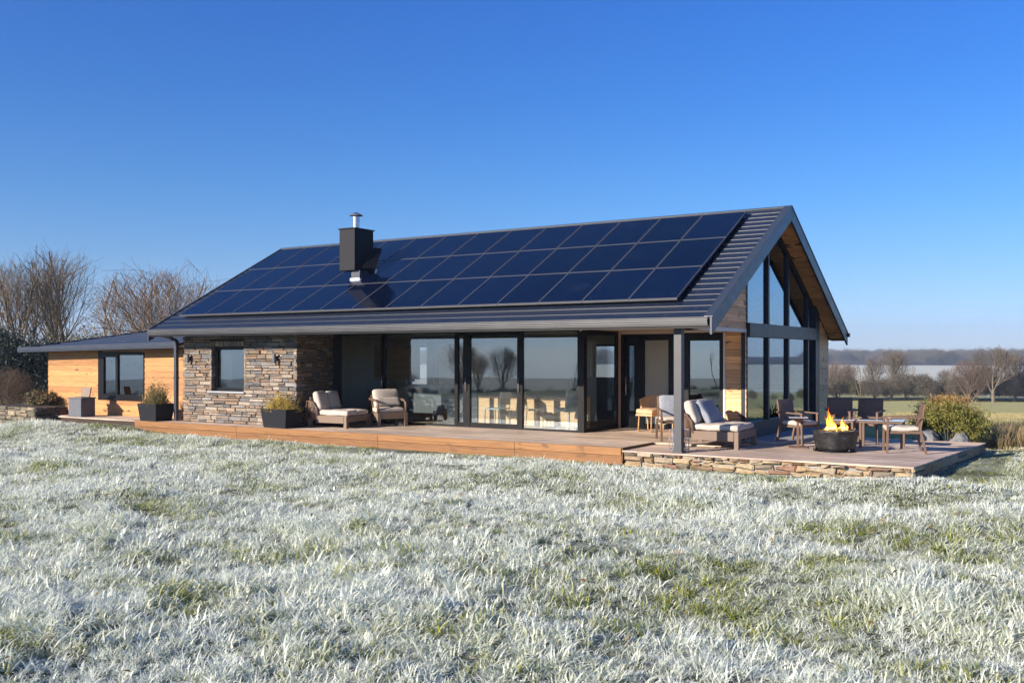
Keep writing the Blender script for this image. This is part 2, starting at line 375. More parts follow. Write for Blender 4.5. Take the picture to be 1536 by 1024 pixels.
def scatter(name, pts, scale, rotz, tilt, var, frost, protos, label):
    coll = bpy.data.collections.new(name + '_blades')
    for i_, o in enumerate(protos): o.name = '%02d_%s' % (i_, name); coll.objects.link(o)
    me = bpy.data.meshes.new(name); me.vertices.add(len(pts)); me.vertices.foreach_set('co', np.asarray(pts, np.float32).ravel())
    for an, ty, d in (('scl', 'FLOAT', scale), ('var', 'INT', var), ('frost', 'FLOAT', frost)):
        a = me.attributes.new(an, ty, 'POINT'); a.data.foreach_set('value', np.asarray(d, np.int32 if ty == 'INT' else np.float32))
    a = me.attributes.new('rot', 'FLOAT_VECTOR', 'POINT'); a.data.foreach_set('vector', np.stack([tilt[0], tilt[1], rotz], 1).astype(np.float32).ravel())
    o = bpy.data.objects.new(name, me); COL.objects.link(o)
    ng = bpy.data.node_groups.new(name, 'GeometryNodeTree'); ng.interface.new_socket('Geometry', in_out='INPUT', socket_type='NodeSocketGeometry'); ng.interface.new_socket('Geometry', in_out='OUTPUT', socket_type='NodeSocketGeometry')
    N = ng.nodes.new; gi = N('NodeGroupInput'); go = N('NodeGroupOutput'); mp = N('GeometryNodeMeshToPoints'); ip = N('GeometryNodeInstanceOnPoints'); ci = N('GeometryNodeCollectionInfo')
    ci.inputs[0].default_value = coll; ci.inputs['Separate Children'].default_value = True; ci.inputs['Reset Children'].default_value = True
    def na_(n_, ty):
        a_ = N('GeometryNodeInputNamedAttribute'); a_.data_type = ty; a_.inputs[0].default_value = n_; return a_.outputs[0]
    l = ng.links.new; l(gi.outputs[0], mp.inputs[0]); l(mp.outputs[0], ip.inputs['Points']); l(ci.outputs[0], ip.inputs['Instance']); ip.inputs['Pick Instance'].default_value = True
    l(na_('var', 'INT'), ip.inputs['Instance Index']); l(na_('scl', 'FLOAT'), ip.inputs['Scale'])
    e2r = N('FunctionNodeEulerToRotation'); l(na_('rot', 'FLOAT_VECTOR'), e2r.inputs[0]); l(e2r.outputs[0], ip.inputs['Rotation'])
    l(ip.outputs[0], go.inputs[0])
    md = o.modifiers.new('s', 'NODES'); md.node_group = ng; tag(o, label, 'grass', kind='stuff'); return o
def in_house(x, y):
    m = (y > 16.62) & (y < 27) & (x > -29) & (x < -8.15) & ~((x < -22) & (y < 16.5 + .0))
    m |= (y > 16.50) & (y < 22.0) & (x > -8.2) & (x < -2.45 - (22 - y) * .08)
    m |= (y > 16.4) & (y < 27) & (x > -27.6) & (x < -22)
    m |= (y >= 22) & (y < 27) & (x > -30) & (x < -5.7)
    return m
def sample(r0, r1, dens, a0, a1):
    n = int(.5 * (r1 * r1 - r0 * r0) * (a1 - a0) * dens); r = np.sqrt(rng.uniform(r0 * r0, r1 * r1, n)); a = rng.uniform(a0, a1, n)
    # a measured from the camera axis, positive to the right
    lat = r * np.sin(a); d = r * np.cos(a); x = lat * CC - d * SS; y = lat * SS + d * CC; return x, y
def frost_field(x, y):
    f = .60 + 1.5 * (fbm(x / 1.3 + 3, y / .9, 21, 3) - .5) + 1.1 * (fbm(x / .3, y / .3, 31, 2) - .5) + .35 * (fbm(x / 5, y / 4, 41, 2) - .5)
    # unfrosted green strip sheltered along the deck and terrace walls
    strip = np.clip((y - 15.75) / .5, 0, 1) * ((x > -24) & (x < -2.)) + np.clip((-1.6 - x) / .6, 0, 1) * (y > 16.3) * (y < 20)* (x>-3.2)
    far_ = np.clip((np.hypot(x, y) - 8) / 8, 0, 1) * .14
    return f - .10 + far_ * 1.3 - .75 * np.clip(strip, 0, 1) * (y < 22)
tufts = [tuft('a', 26, .085, .08, .16, .0135, 1.6, 1), tuft('a', 26, .095, .075, .15, .0125, 1.9, 2), tuft('a', 22, .08, .10, .20, .0150, 1.4, 3), tuft('a', 30, .10, .06, .12, .0120, 2.0, 4), tuft('a', 24, .085, .085, .18, .0155, 1.7, 5),
         tuft('a', 32, .13, .065, .12, .014, 1.5, 6, seg=3), tuft('a', 32, .14, .06, .13, .015, 1.6, 7, seg=3), tuft('a', 28, .12, .07, .14, .014, 1.4, 8, seg=3)]
PX = []; 
for r0, r1, dens, lo in ((4.6, 9.5, 190, 0), (9.5, 14, 150, 0), (14, 22, 95, 1), (22, 34, 60, 1), (34, 50, 26, 1)):
    x, y = sample(r0, r1, dens, R(-40), R(40)); PX.append((x, y, np.full(len(x), lo)))
x = np.concatenate([p[0] for p in PX]); y = np.concatenate([p[1] for p in PX]); lo = np.concatenate([p[2] for p in PX])
keep = ~in_house(x, y) & ~((y * CC - x * SS > 20.2 + 1.2 * fbm(x / 2, y / 2, 3)) & (x > -14)); x, y, lo = x[keep], y[keep], lo[keep]
n = len(x); z = ground_z(x, y)
hf = .68 + 1.1 * (fbm(x / 1.1, y / .8, 51, 3) - .35) + .8 * (fbm(x / .28, y / .28, 57, 2) - .5)
flow = fbm(x / 1.3, y / 1.3, 61, 2) * 6.28 * 1.5
scale = np.clip(hf, .5, 1.45) * rng.uniform(.75, 1.25, n) * np.where(lo > 0, .95, 1.)
near_wall = (x < -1.9) & (x > -21.5); scale *= np.where(near_wall, 1 - .58 * np.clip((y - 15.3) / .7, 0, 1), 1.)
tm = .5 * rng.random(n); 
lawn = scatter('frosted_lawn', np.stack([x, y, z], 1), scale, rng.uniform(0, 6.28, n), (tm * np.cos(flow), tm * np.sin(flow)),
        np.where(lo > 0, rng.integers(5, 8, n), rng.integers(0, 5, n)), frost_field(x, y), tufts, 'frosted green lawn grass with white rimed blade tips in front of the house')
# a few wind blown leaves caught in the turf
q_ = np.random.default_rng(77); x, y = sample(5.2, 15, 1.6, R(-30), R(30)); k = ~in_house(x, y); x, y = x[k], y[k]; pz = ground_z(x, y) + .06 * q_.random(len(x)) + .03
V, F, C = None, None, None
d_ = q_.normal(0, 1, (len(x), 3)) * (1, 1, .45); d_ /= np.linalg.norm(d_, axis=1)[:, None]; s_2 = np.cross(d_, q_.normal(0, .3, (len(x), 3)) + (0, 0, 1)); s_2 /= np.linalg.norm(s_2, axis=1)[:, None]; cz = np.stack([x, y, pz], 1); L_ = q_.uniform(.02, .045, len(x))[:, None]
V = np.stack([cz - d_ * L_, cz + s_2 * L_ * .5 + (0, 0, .008), cz + d_ * L_, cz - s_2 * L_ * .5 + (0, 0, .008)], 1).reshape(-1, 3); F = np.arange(4 * len(x)).reshape(-1, 4)
tag(np_mesh('fallen_leaves', V, F, MAT['leaf'], np.array([(.30, .15, .05), (.22, .11, .04), (.38, .24, .08)])[q_.integers(0, 3, len(x))]), 'scattered small brown fallen leaves caught in the frosted grass', kind='stuff')
# tall dry grass beyond the terrace
tan = [(.46, .33, .17), (.38, .26, .13), (.52, .40, .22), (.30, .22, .10), (.24, .24, .09)]
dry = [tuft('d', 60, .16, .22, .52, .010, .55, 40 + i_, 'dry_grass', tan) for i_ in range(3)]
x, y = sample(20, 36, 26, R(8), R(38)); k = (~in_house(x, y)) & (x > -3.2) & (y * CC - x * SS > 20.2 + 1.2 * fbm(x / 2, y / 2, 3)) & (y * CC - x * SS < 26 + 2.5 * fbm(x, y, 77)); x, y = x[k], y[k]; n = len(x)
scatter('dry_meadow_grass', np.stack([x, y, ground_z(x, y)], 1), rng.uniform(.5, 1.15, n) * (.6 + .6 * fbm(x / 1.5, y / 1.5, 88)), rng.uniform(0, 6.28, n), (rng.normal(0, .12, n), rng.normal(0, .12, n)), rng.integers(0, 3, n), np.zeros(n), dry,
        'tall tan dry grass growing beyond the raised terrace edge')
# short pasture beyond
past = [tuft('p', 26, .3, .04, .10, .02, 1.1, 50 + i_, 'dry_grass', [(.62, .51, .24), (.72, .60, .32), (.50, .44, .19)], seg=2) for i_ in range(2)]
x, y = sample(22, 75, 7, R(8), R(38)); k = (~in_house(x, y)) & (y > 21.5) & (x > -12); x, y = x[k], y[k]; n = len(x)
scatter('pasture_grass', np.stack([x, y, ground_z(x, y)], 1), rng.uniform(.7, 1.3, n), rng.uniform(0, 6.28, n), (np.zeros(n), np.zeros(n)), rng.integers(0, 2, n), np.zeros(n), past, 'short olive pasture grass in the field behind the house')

# ------------------------------------------------------------------ stone and board surfaces
LEDGE = [(.36, .30, .24), (.30, .25, .20), (.42, .36, .29), (.26, .25, .25), (.20, .20, .21), (.38, .27, .19), (.46, .40, .33), (.32, .24, .18), (.24, .21, .18), (.43, .33, .25), (.34, .33, .32)]
RUB = [(.52, .40, .24), (.46, .34, .20), (.56, .46, .30), (.40, .30, .19), (.36, .22, .15), (.50, .42, .30), (.30, .26, .20)]
def stone_block(mb, O, U, N_, s0, s1, t0, t1, out, col, q, gap=.006, ch=.012, jit=.006):
    O = Vector(O); U = Vector(U); N_ = Vector(N_); Z = Vector((0, 0, 1))
    def P(s, t, d): return O + U * s + Z * t + N_ * d
    j = lambda: q.uniform(-jit, jit)
    a = [(s0 + gap, t0 + gap), (s1 - gap, t0 + gap), (s1 - gap, t1 - gap), (s0 + gap, t1 - gap)]
    a = [(p + j(), r + j()) for p, r in a]; cs = sum(p for p, _ in a) / 4; ct = sum(r for _, r in a) / 4
    ins = [(p + (ch if p < cs else -ch), r + (ch * .8 if r < ct else -ch * .8)) for p, r in a]
    v = [P(p, r, -.06) for p, r in a] + [P(p, r, out - ch + j()) for p, r in a] + [P(p, r, out + j()) for p, r in ins]
    fs = [(4 * l + i_, 4 * l + (i_ + 1) % 4, 4 * l + 4 + (i_ + 1) % 4, 4 * l + 4 + i_) for l in (0, 1) for i_ in range(4)] + [(8, 9, 10, 11)]
    if (U.cross(Z)).dot(N_) < 0: fs = [f[::-1] for f in fs]
    c = 1 + q.uniform(-.22, .22); mb.add(v, fs, tuple(k * c for k in col))
def stone_wall(mb, O, U, N_, L, z0, z1, holes, seed, pal=LEDGE, hr=(.05, .125), lr=(.12, .46), out=.04, **kw):
    q = random.Random(seed); z = z0
    while z < z1 - .01:
        h = q.uniform(*hr); 
        if z + h > z1 - .03: h = z1 - z
        segs = [(0, L)]
        for (a, b, c, d) in holes:
            if z + h > c + .01 and z < d - .01:
                segs = [s for (p, r) in segs for s in ((p, min(r, a)), (max(p, b), r)) if s[1] - s[0] > .02]
        for p, r in segs:
            s = p
            while s < r - .01:
                l = q.uniform(*lr) * (1.2 if h > .08 else .9); e = s + l
                if r - e < lr[0] * .8: e = r
                if h > .085 and q.random() < .3:
                    m_ = z + h * q.uniform(.35, .65)
                    stone_block(mb, O, U, N_, s, e, z, m_, q.uniform(0, out), q.choice(pal), q, **kw); stone_block(mb, O, U, N_, s, e, m_, z + h, q.uniform(0, out), q.choice(pal), q, **kw)
                else: stone_block(mb, O, U, N_, s, e, z, z + h, q.uniform(0, out), q.choice(pal), q, **kw)
                s = e
        z += h
def boards(mb, O, U, N_, L, z0, z1, holes, seed, h=.15, top=None, th=.022, tl=(.70, 1.22)):
    """horizontal weatherboards on the plane O + s U + t Z; top(s) optionally gives a sloping limit"""
    q = random.Random(seed); O = Vector(O); U = Vector(U); N_ = Vector(N_); Z = Vector((0, 0, 1)); z = z0
    while z < z1 - .005:
        e = min(z + h, z1); segs = [(0, L)]
        for (a, b, c, d) in holes:
            if e > c + .01 and z < d - .01: segs = [s for (p, r) in segs for s in ((p, min(r, a)), (max(p, b), r)) if s[1] - s[0] > .01]
        for p, r in segs:
            if top:
                lo_, hi_ = None, None; k = p
                while k <= r + 1e-6:
                    if top(k) >= e - .04: lo_ = k if lo_ is None else lo_; hi_ = k
                    k += .02
                if lo_ is None: continue
                p, r = lo_, hi_
            cuts = [p]
            while r - cuts[-1] > 3.6: cuts.append(cuts[-1] + q.uniform(1.8, 3.4))
            cuts.append(r)
            for a, b in zip(cuts, cuts[1:]):
                c = q.uniform(*tl); w = q.uniform(-.05, .05); col = (c, c * (1 + w * .6), c * (1 + w))
                pr = [O + N_ * .0 + Z * z, O + N_ * th + Z * z, O + N_ * (th - .012) + Z * (e - .005), O + Z * (e - .005)]
                mb.prism([p_ + U * (a + .001) for p_ in pr], U * (b - a - .002), col)
        z = e
X0, X1 = -21.55, -6.75

# ------------------------------------------------------------------ the house
house = empty('house', (-14, 21, 0), 0, 'long single storey house of stone, timber and glass under a dark pitched roof', 'house')
HL = Vector((-14, 21, 0))
def split_parts(mb, name, m, parent=house, **kw):
    st = mb.parts + [(len(mb.v), len(mb.f))]
    for (v0, f0), (v1, f1) in zip(st, st[1:]):
        n_ = MB(); n_.v = mb.v[v0:v1]; n_.f = [tuple(i - v0 for i in f) for f in mb.f[f0:f1]]; n_.c = mb.c[f0:f1]; part(n_, name, m, parent, **kw)
def part(mb, name, m, parent=house, **kw):
    """geometry given in world coordinates; stored relative to the house empty"""
    mb.v = [(a - HL.x, b - HL.y, c) for a, b, c in mb.v]; return mb.build(name, MAT[m], parent, **kw)
YS, YB = 17.3, 19.5
# plinth / floor
mb = MB(); mb.prism([(X0 + .05, YS + .05, 0), (-17.4, YS + .05, 0), (-17.98, YB + .02, 0), (-10.62, YB + .02, 0), (-10.62, 21.46, 0), (-8.2, 21.46, 0), (-8.2, 19.6, 0), (X1 - .06, 19.6, 0), (X1 - .06, 25.9, 0), (X0 + .05, 25.9, 0)], (0, 0, .262)); part(mb, 'floor_slab', 'int_floor')
# stone walls
mb = MB(); ox = -20.43; hole = (ox - X0, -19.19 - X0, 1.09, 2.24)
stone_wall(mb, (X0, YS, 0), (1, 0, 0), (0, -1, 0), -17.35 - X0, .26, 2.60, [hole, (hole[0] - .04, hole[1] + .02, 2.24, 2.40)], 3)
q = random.Random(5); s = hole[0] - .04
while s < hole[1] + .02: e = min(s + q.uniform(.045, .11), hole[1] + .02); stone_block(mb, (X0, YS, 0), (1, 0, 0), (0, -1, 0), s, e, 2.25, 2.39, q.uniform(.02, .035), q.choice([(.45, .38, .27), (.30, .26, .21), (.40, .34, .26), (.50, .42, .28)]), q); s = e
rl = math.hypot(.55, 1.9); U = Vector((-.55, 1.9, 0)) / rl; Nn = Vector((U.y, -U.x, 0))
stone_wall(mb, (-17.35, YS - .02, 0), U, Nn, rl, .26, 2.60, [], 9)
# jambs of the window opening
for xx, sg in ((ox, 1), (-19.19, -1)):
    stone_wall(mb, (xx, YS - .02 if sg < 0 else YS + .22, 0), (0, 1 if sg < 0 else -1, 0), (sg, 0, 0), .24, 1.09, 2.24, [], 31 + sg, lr=(.1, .25), out=.01)
part(mb, 'stone_wall', 'ledge_stone')
mb = MB(); mc = (.1, .09, .08); w = .22
mb.box(X0 + .02, ox - .01, YS + .03, YS + w, .26, 2.6).box(-19.18, -17.42, YS + .03, YS + w, .26, 2.6).box(ox - .01, -19.18, YS + .03, YS + w, .26, 1.085).box(ox - .01, -19.18, YS + .03, YS + w, 2.245, 2.6)
mb.prism([(-17.42, YS + .06, .26), (-17.98, YB - .35, .26), (-18.2, YB - .35, .26), (-17.64, YS + .06, .26)], (0, 0, 2.34)); part(mb, 'masonry_core', 'soil')
mb = MB(); mb.box(ox - .08, -19.12, YS - .09, YS + .14, 1.045, 1.087); part(mb, 'window_sill', 'slab_stone', bevel=.006)
# small window in the stone wall
mb = MB(); a, b = ox + .005, -19.195; y0, y1 = YS + .12, YS + .19
mb.box(a, a + .07, y0, y1, 1.09, 2.235).box(b - .07, b, y0, y1, 1.09, 2.235).box(a + .07, b - .07, y0, y1, 2.165, 2.235).box(a + .07, b - .07, y0, y1, 1.09, 1.17)
wf = part(mb, 'stone_wall_window', 'black_frame'); mb = MB(); mb.box(a + .07, b - .07, y0 + .03, y0 + .038, 1.17, 2.165); part(mb, 'pane', 'glass_dark', wf)
mb = MB()
for k in range(14): xx = a + .1 + k * .025; mb.tube([(xx, y1 + .10 + .02 * (k % 2), 1.0), (xx + .004, y1 + .10 + .02 * (k % 2), 2.2)], .017, 6)
part(mb, 'curtain', 'curtain', wf, smooth=True)
# dark recess return + mullioned glass wall
ZT = 2.56
cols = [(505, 509.5, 'e'), (571, 577, ''), (681.5, 686.5, ''), (694.5, 704.5, 'w'), (775.5, 783.5, ''), (866, 876, 'c')]
mb = MB(); fy0, fy1 = YB, YB + .09
xs = [(x_at(a, YB), x_at(b, YB)) for a, b, _ in cols]
mb.prism([(-17.9, 19.2 - .03, DZ), (xs[0][1], YB + .09, DZ), (xs[0][1] - .25, YB + .09, DZ), (-18.1, 19.2, DZ)], (0, 0, 2.34 - .01))
for a, b in xs[1:]: mb.box(a, b, fy0, fy1, DZ, ZT)
mb.box(xs[0][1], xs[-1][0], fy0 - .01, fy1 + .01, ZT, 2.599).box(xs[0][1], xs[-1][0], fy0 + .01, fy1 + .03, DZ - .01, DZ + .045)
for (a, b) in ((xs[2][1], xs[3][0]), (xs[3][1], xs[4][0])):
    mb.box(a, b, fy0 + .015, fy1 - .015, DZ + .045, DZ + .12).box(a, b, fy0 + .015, fy1 - .015, ZT - .06, ZT)
# side return of the bay, facing the porch
bx = xs[-1][1]; yb1 = 21.25
mb.box(bx - .08, bx, fy1, fy1 + .06, DZ, ZT).box(bx - .08, bx, yb1 - .07, yb1, DZ, ZT).box(bx - .08, bx, fy1 + .06, yb1 - .07, ZT - .07, ZT).box(bx - .08, bx, fy1 + .06, yb1 - .07, DZ, DZ + .09).box(bx - .1, bx + .01, fy1, yb1, ZT, 2.599)
gw = part(mb, 'glass_wall', 'black_frame', bevel=.004)
for hx_ in (xs[4][0] + .06, xs[3][0] + .1, xs[1][1] - .06): mb = MB(); mb.tube([(hx_, fy0 - .045, 1.15), (hx_, fy0 - .045, 1.5)], .012, 8).tube([(hx_, fy0 - .045, 1.2), (hx_, fy0, 1.2)], .008, 6).tube([(hx_, fy0 - .045, 1.45), (hx_, fy0, 1.45)], .008, 6); part(mb, 'handle', 'steel', gw, smooth=True)
for (a, b) in zip(xs, xs[1:]): mb = MB(); mb.box(a[1] + .002, b[0] - .002, fy0 + .04, fy0 + .048, DZ + .045, ZT); part(mb, 'pane', 'glass', gw)
mb = MB(); mb.box(bx - .045, bx - .037, fy1 + .06, yb1 - .07, DZ + .09, ZT - .07); part(mb, 'pane', 'glass', gw)
# porch back wall with door
yp = 21.45; xl = bx - .02; xr = -8.15
xd0, xd1, xd2, xd3 = x_at(932, yp), x_at(958, yp), x_at(967, yp), x_at(1003, yp)
mb = MB(); mb.box(xl, xd0, yp - .20, yp + .08, DZ, 2.60); part(mb, 'porch_jamb', 'white_trim')
mb = MB(); mb.box(xd0, xr, yp - .02, yp + .08, 2.47, 2.60).box(xd0, xd0 + .09, yp - .03, yp + .06, DZ, 2.47).box(xd1, xd2, yp - .03, yp + .06, DZ, 2.47).box(xd3, xr, yp - .02, yp + .08, DZ, 2.47).box(xd2, xd3, yp - .02, yp + .06, 2.38, 2.47).box(xd2, xd3, yp - .02, yp + .06, DZ, DZ + .12)
pf = part(mb, 'porch_door_frame', 'black_frame')
mb = MB(); mb.box(xd2, xd3, yp + .02, yp + .03, DZ + .12, 2.38); part(mb, 'pale_panel', 'door_panel', pf)
mb = MB(); dx0, dx1 = xd0 + .10, xd1 - .005
mb.box(dx0, dx0 + .11, yp - .01, yp + .04, DZ + .02, 2.45).box(dx1 - .11, dx1, yp - .01, yp + .04, DZ + .02, 2.45).box(dx0 + .11, dx1 - .11, yp - .01, yp + .04, DZ + .02, DZ + .42).box(dx0 + .11, dx1 - .11, yp - .01, yp + .04, 2.25, 2.45)
dr = part(mb, 'porch_door', 'black_frame'); mb = MB(); mb.box(dx0 + .11, dx1 - .11, yp + .01, yp + .018, DZ + .42, 2.25); part(mb, 'pane', 'glass_dark', dr)
mb = MB(); mb.tube([(dx0 + .05, yp - .06, 1.05), (dx0 + .05, yp - .06, 1.5)], .014).tube([(dx0 + .05, yp - .06, 1.1), (dx0 + .05, yp, 1.1)], .01).tube([(dx0 + .05, yp - .06, 1.45), (dx0 + .05, yp, 1.45)], .01); part(mb, 'handle', 'steel', dr, smooth=True)
# front window of the gable room and cladding pillar
yw = 19.58; wx1 = x_at(1086, yw)
mb = MB(); mb.box(xr, xr + .12, yw, yw + .1, DZ, 2.5).box(wx1 - .10, wx1, yw, yw + .1, DZ, 2.5).box(xr + .12, wx1 - .10, yw, yw + .1, 2.33, 2.5).box(xr + .12, wx1 - .10, yw, yw + .1, DZ, .62); fw = part(mb, 'porch_window', 'black_frame')
mb = MB(); mb.box(xr + .12, wx1 - .10, yw + .05, yw + .058, .62, 2.33); part(mb, 'pane', 'glass_dark', fw)
mb = MB(); mb.box(wx1, wx1 + .045, yw - .05, yw + .1, DZ, 2.55).box(xr, wx1 + .045, yw - .05, yw + .1, 2.5, 2.552).box(xd0, xr, yp - .05, yp - .02, 2.53, 2.60); split_parts(mb, 'window_trim', 'white_trim')
mb = MB(); boards(mb, (wx1 + .045, yw - .02, 0), (1, 0, 0), (0, -1, 0), X1 - wx1 - .045 + .02, DZ, 2.60, [], 12, h=.145); part(mb, 'timber_pillar', 'cedar_gable'); mb = MB(); boards(mb, (xr - .0, 21.43, 0), (0, -1, 0), (-1, 0, 0), 1.86, DZ, 2.6, [], 13)
part(mb, 'return_wall', 'cedar_gable')
mb = MB(); mb.box(wx1 + .045, X1 - .01, yw - .019, yw + .1, DZ, 2.6).box(xr + .002, xr + .1, yw + .1, 21.43, DZ, 2.6).box(xl, xr, yp + .081, yp + .15, 2.3, 2.6); split_parts(mb, 'pillar_core', 'soil')
# gable end: boards, frame, glass
yg0 = y_at(1118, X1); g1, g2, g3 = y_at(1151.5, X1), y_at(1181.5, X1), y_at(1211, X1); yg1 = y_at(1215, X1); ygc = y_at(1224.5, X1); yge = 25.95
under = lambda y: zroof(y) - .20
mb = MB()
boards(mb, (X1, 16.86, 0), (0, 1, 0), (1, 0, 0), yg0 - 16.86, 2.56, 5.2, [], 21, h=.145, top=lambda s: under(16.86 + s)); part(mb, 'gable_cladding', 'cedar_gable'); mb = MB()
boards(mb, (X1, yw - .02, 0), (0, 1, 0), (1, 0, 0), yg0 - yw + .02, DZ, 2.56, [], 22, h=.145); part(mb, 'gable_cladding', 'cedar_gable'); mb = MB()
boards(mb, (X1, ygc, 0), (0, 1, 0), (1, 0, 0), yge - ygc, DZ, 5.2, [], 23, h=.145, top=lambda s: under(ygc + s))
part(mb, 'gable_cladding', 'cedar_gable')
mb = MB(); mb.prism([(X1 - .002, 16.75, 2.565), (X1 - .002, yg0, 2.565), (X1 - .002, yg0, under(yg0)), (X1 - .002, 16.75, under(16.75))], (-.1, 0, 0)).prism([(X1 - .002, ygc, 0), (X1 - .002, yge, 0), (X1 - .002, yge, under(yge)), (X1 - .002, ygc, under(ygc))], (-.12, 0, 0))
mb.box(X0, X0 + .2, YS + .23, 25.75, 0, 2.55)
BW = [(-20.6, -17.6), (-13.6, -11.8)]; ed = [X0, BW[0][0], BW[0][1], BW[1][0], BW[1][1], X1 - .12]  # rear window openings, added to let daylight into the dim glazed room
for a_, b_ in zip(ed[::2], ed[1::2]): mb.box(a_, b_, 25.75, 25.95, 0, 2.60)
for a_, b_ in BW: mb.box(a_, b_, 25.75, 25.95, 0, 1.0).box(a_, b_, 25.75, 25.95, 2.35, 2.60)
mb.prism([(X0, YS, 2.6), (X0, 25.95, 2.6), (X0, 21.2, 5.0)], (.2, 0, 0)); split_parts(mb, 'outer_wall', 'cedar_gable')
mb = MB(); mb.box(X1 - .08, X1 + .03, 16.86, yg0, 2.49, 2.56); part(mb, 'porch_lintel', 'white_trim')
mb = MB(); fx0, fx1 = X1 - .09, X1 + .03
bt = lambda y: 2.70 - (y - yg0) * .012
def vbar(ya, yb_, z0, z1, f0=fx0, f1=fx1):
    if z1 is None: mb.prism([(f0, ya, z0), (f0, yb_, z0), (f0, yb_, under(yb_) - .02), (f0, ya, under(ya) - .02)] if not (ya < 21.2 < yb_) else [(f0, ya, z0), (f0, yb_, z0), (f0, yb_, under(yb_)), (f0, 21.2, under(21.2)), (f0, ya, under(ya))], (f1 - f0, 0, 0))
    else: mb.box(f0, f1, ya, yb_, z0, z1)
vbar(yg0, yg0 + .07, .26, 2.40); vbar(yg0, yg0 + .07, 2.69, None)
for gg in (g1, g2): vbar(gg - .045, gg + .045, .62, 2.40); vbar(gg - .045, gg + .045, 2.69, None)
vbar(g3 - .05, g3 + .05, .62, 2.40); vbar(g3 - .05, g3 + .05, 2.69, None)
mb.box(fx0, fx1 + .05, ygc - .34, ygc, .26, 2.40).prism([(fx0, ygc - .34, 2.40), (fx0, ygc, 2.40), (fx0, ygc, under(ygc) - .02), (fx0, ygc - .34, under(ygc - .34) - .02)], (fx1 + .05 - fx0, 0, 0))
mb.box(fx0, fx1 + .07, yg0 + .001, ygc - .341, 2.402, 2.688)           # transom beam
mb.box(fx0, fx1, yg0 + .07, ygc - .34, .26, .62)
for ya, yb_ in ((yg0 + .07, 21.2), (21.2, ygc - .34)):
    mb.prism([(fx0, ya, under(ya) - .10), (fx0, yb_, under(yb_) - .10), (fx0, yb_, under(yb_) - .005), (fx0, ya, under(ya) - .005)], (fx1 - fx0 - .01, 0, 0))
gf = part(mb, 'gable_window', 'dark_metal')
ys = [yg0 + .07, g1, g2, g3, ygc - .34]
for a, b in zip(ys, ys[1:]):
    mb = MB(); mb.box(X1 - .035, X1 - .027, a, b, .62, 2.402); part(mb, 'pane', 'glass_dark', gf)
    pl = [(X1 - .035, a, 2.69), (X1 - .035, b, 2.69), (X1 - .035, b, under(b) - .05)] + ([(X1 - .035, 21.2, under(21.2) - .05)] if a < 21.2 < b else []) + [(X1 - .035, a, under(a) - .05)]
    mb = MB(); mb.prism(pl, (.008, 0, 0)); part(mb, 'pane', 'glass_dark', gf)
# roof slabs, tile courses, ridge
RX0, RX1 = -21.85, -6.35
def roof_slope(y_e, sgn, n):
    mb = MB(); z_e = zroof(y_e)
    mb.prism([(RX0, y_e, z_e - .18), (RX0, y_e, z_e - .012), (RX0, 21.2, 5.238), (RX0, 21.2, 5.05)], (RX1 - RX0, 0, 0))
    L = 21.2 - y_e
    for k in range(n):
        ya, yb_ = y_e + L * k / n, y_e + L * (k + 1) / n
        mb.prism([(RX0 - .01, ya - .012 * sgn, zroof(ya) - .013), (RX0 - .01, ya - .012 * sgn, zroof(ya) + .001), (RX0 - .01, yb_, zroof(yb_) - .004), (RX0 - .01, yb_, zroof(yb_) - .013)], (RX1 - RX0 + .02, 0, 0))
    return mb
mb = roof_slope(16.48, 1, 22); rf = part(mb, 'roof', 'roof_metal')
mb = roof_slope(26.1, -1, 8); mb.tube([(RX0 - .01, 21.2, 5.245), (RX1 + .01, 21.2, 5.245)], .045, 10); part(mb, 'roof', 'roof_metal')
mb = MB(); q = random.Random(8)
for k in range(9): xx = -20.5 + k * 1.6 + q.uniform(-.3, .3); mb.box(xx, xx + .07, 21.18, 21.22, 5.282, 5.296)
pass
# rake boards
mb = MB()
for ye, sg in ((16.43, 1), (26.15, -1)):
    mb.prism([(RX1 + .012, ye, zroof(ye) - .29), (RX1 + .012, ye, zroof(ye) + .035), (RX1 + .012, 21.2, 5.285), (RX1 + .012, 21.2, 4.96)], (.045, 0, 0))
    mb.prism([(RX0 - .012, ye, zroof(ye) - .29), (RX0 - .012, ye, zroof(ye) + .035), (RX0 - .012, 21.2, 5.285), (RX0 - .012, 21.2, 4.96)], (-.045, 0, 0))
    mb.prism([(RX1 - .10, ye, zroof(ye) + .022), (RX1 - .10, ye, zroof(ye) + .045), (RX1 - .10, 21.2, 5.295), (RX1 - .10, 21.2, 5.272)], (.17, 0, 0))
split_parts(mb, 'rake_board', 'blue_grey_metal', bevel=.005)
# timber lined verge soffit, eave soffits
mb = MB()
for ye in (16.48, 26.1):
    n = 26
    for k in range(n):
        ya, yb_ = ye + (21.2 - ye) * k / n, ye + (21.2 - ye) * (k + .96) / n; c = rnd.uniform(.8, 1.15)
        mb.prism([(X1 + .03, ya, zroof(ya) - .205), (X1 + .03, ya, zroof(ya) - .185), (X1 + .03, yb_, zroof(yb_) - .185), (X1 + .03, yb_, zroof(yb_) - .205)], (RX1 - X1 - .03, 0, 0), (c, c, c))
part(mb, 'verge_soffit', 'cedar_soffit')
mb = MB(); mb.box(RX0, bx + .02, 16.50, YB + .3, 2.605, 2.63).box(RX0, RX1, 16.44, 16.50, 2.50, 2.66).box(RX0, RX1, 26.0, 26.1, 2.42, 2.6); split_parts(mb, 'eave_soffit', 'black_frame')
mb = MB(); mb.box(bx + .02, X1 - .1, 16.50, yp + .1, 2.605, 2.63); part(mb, 'porch_ceiling', 'cream_plaster')
mb = MB(); mb.box(-21.2, bx, YB + .1, 25.7, 2.605, 2.66); part(mb, 'room_ceiling', 'int_white')
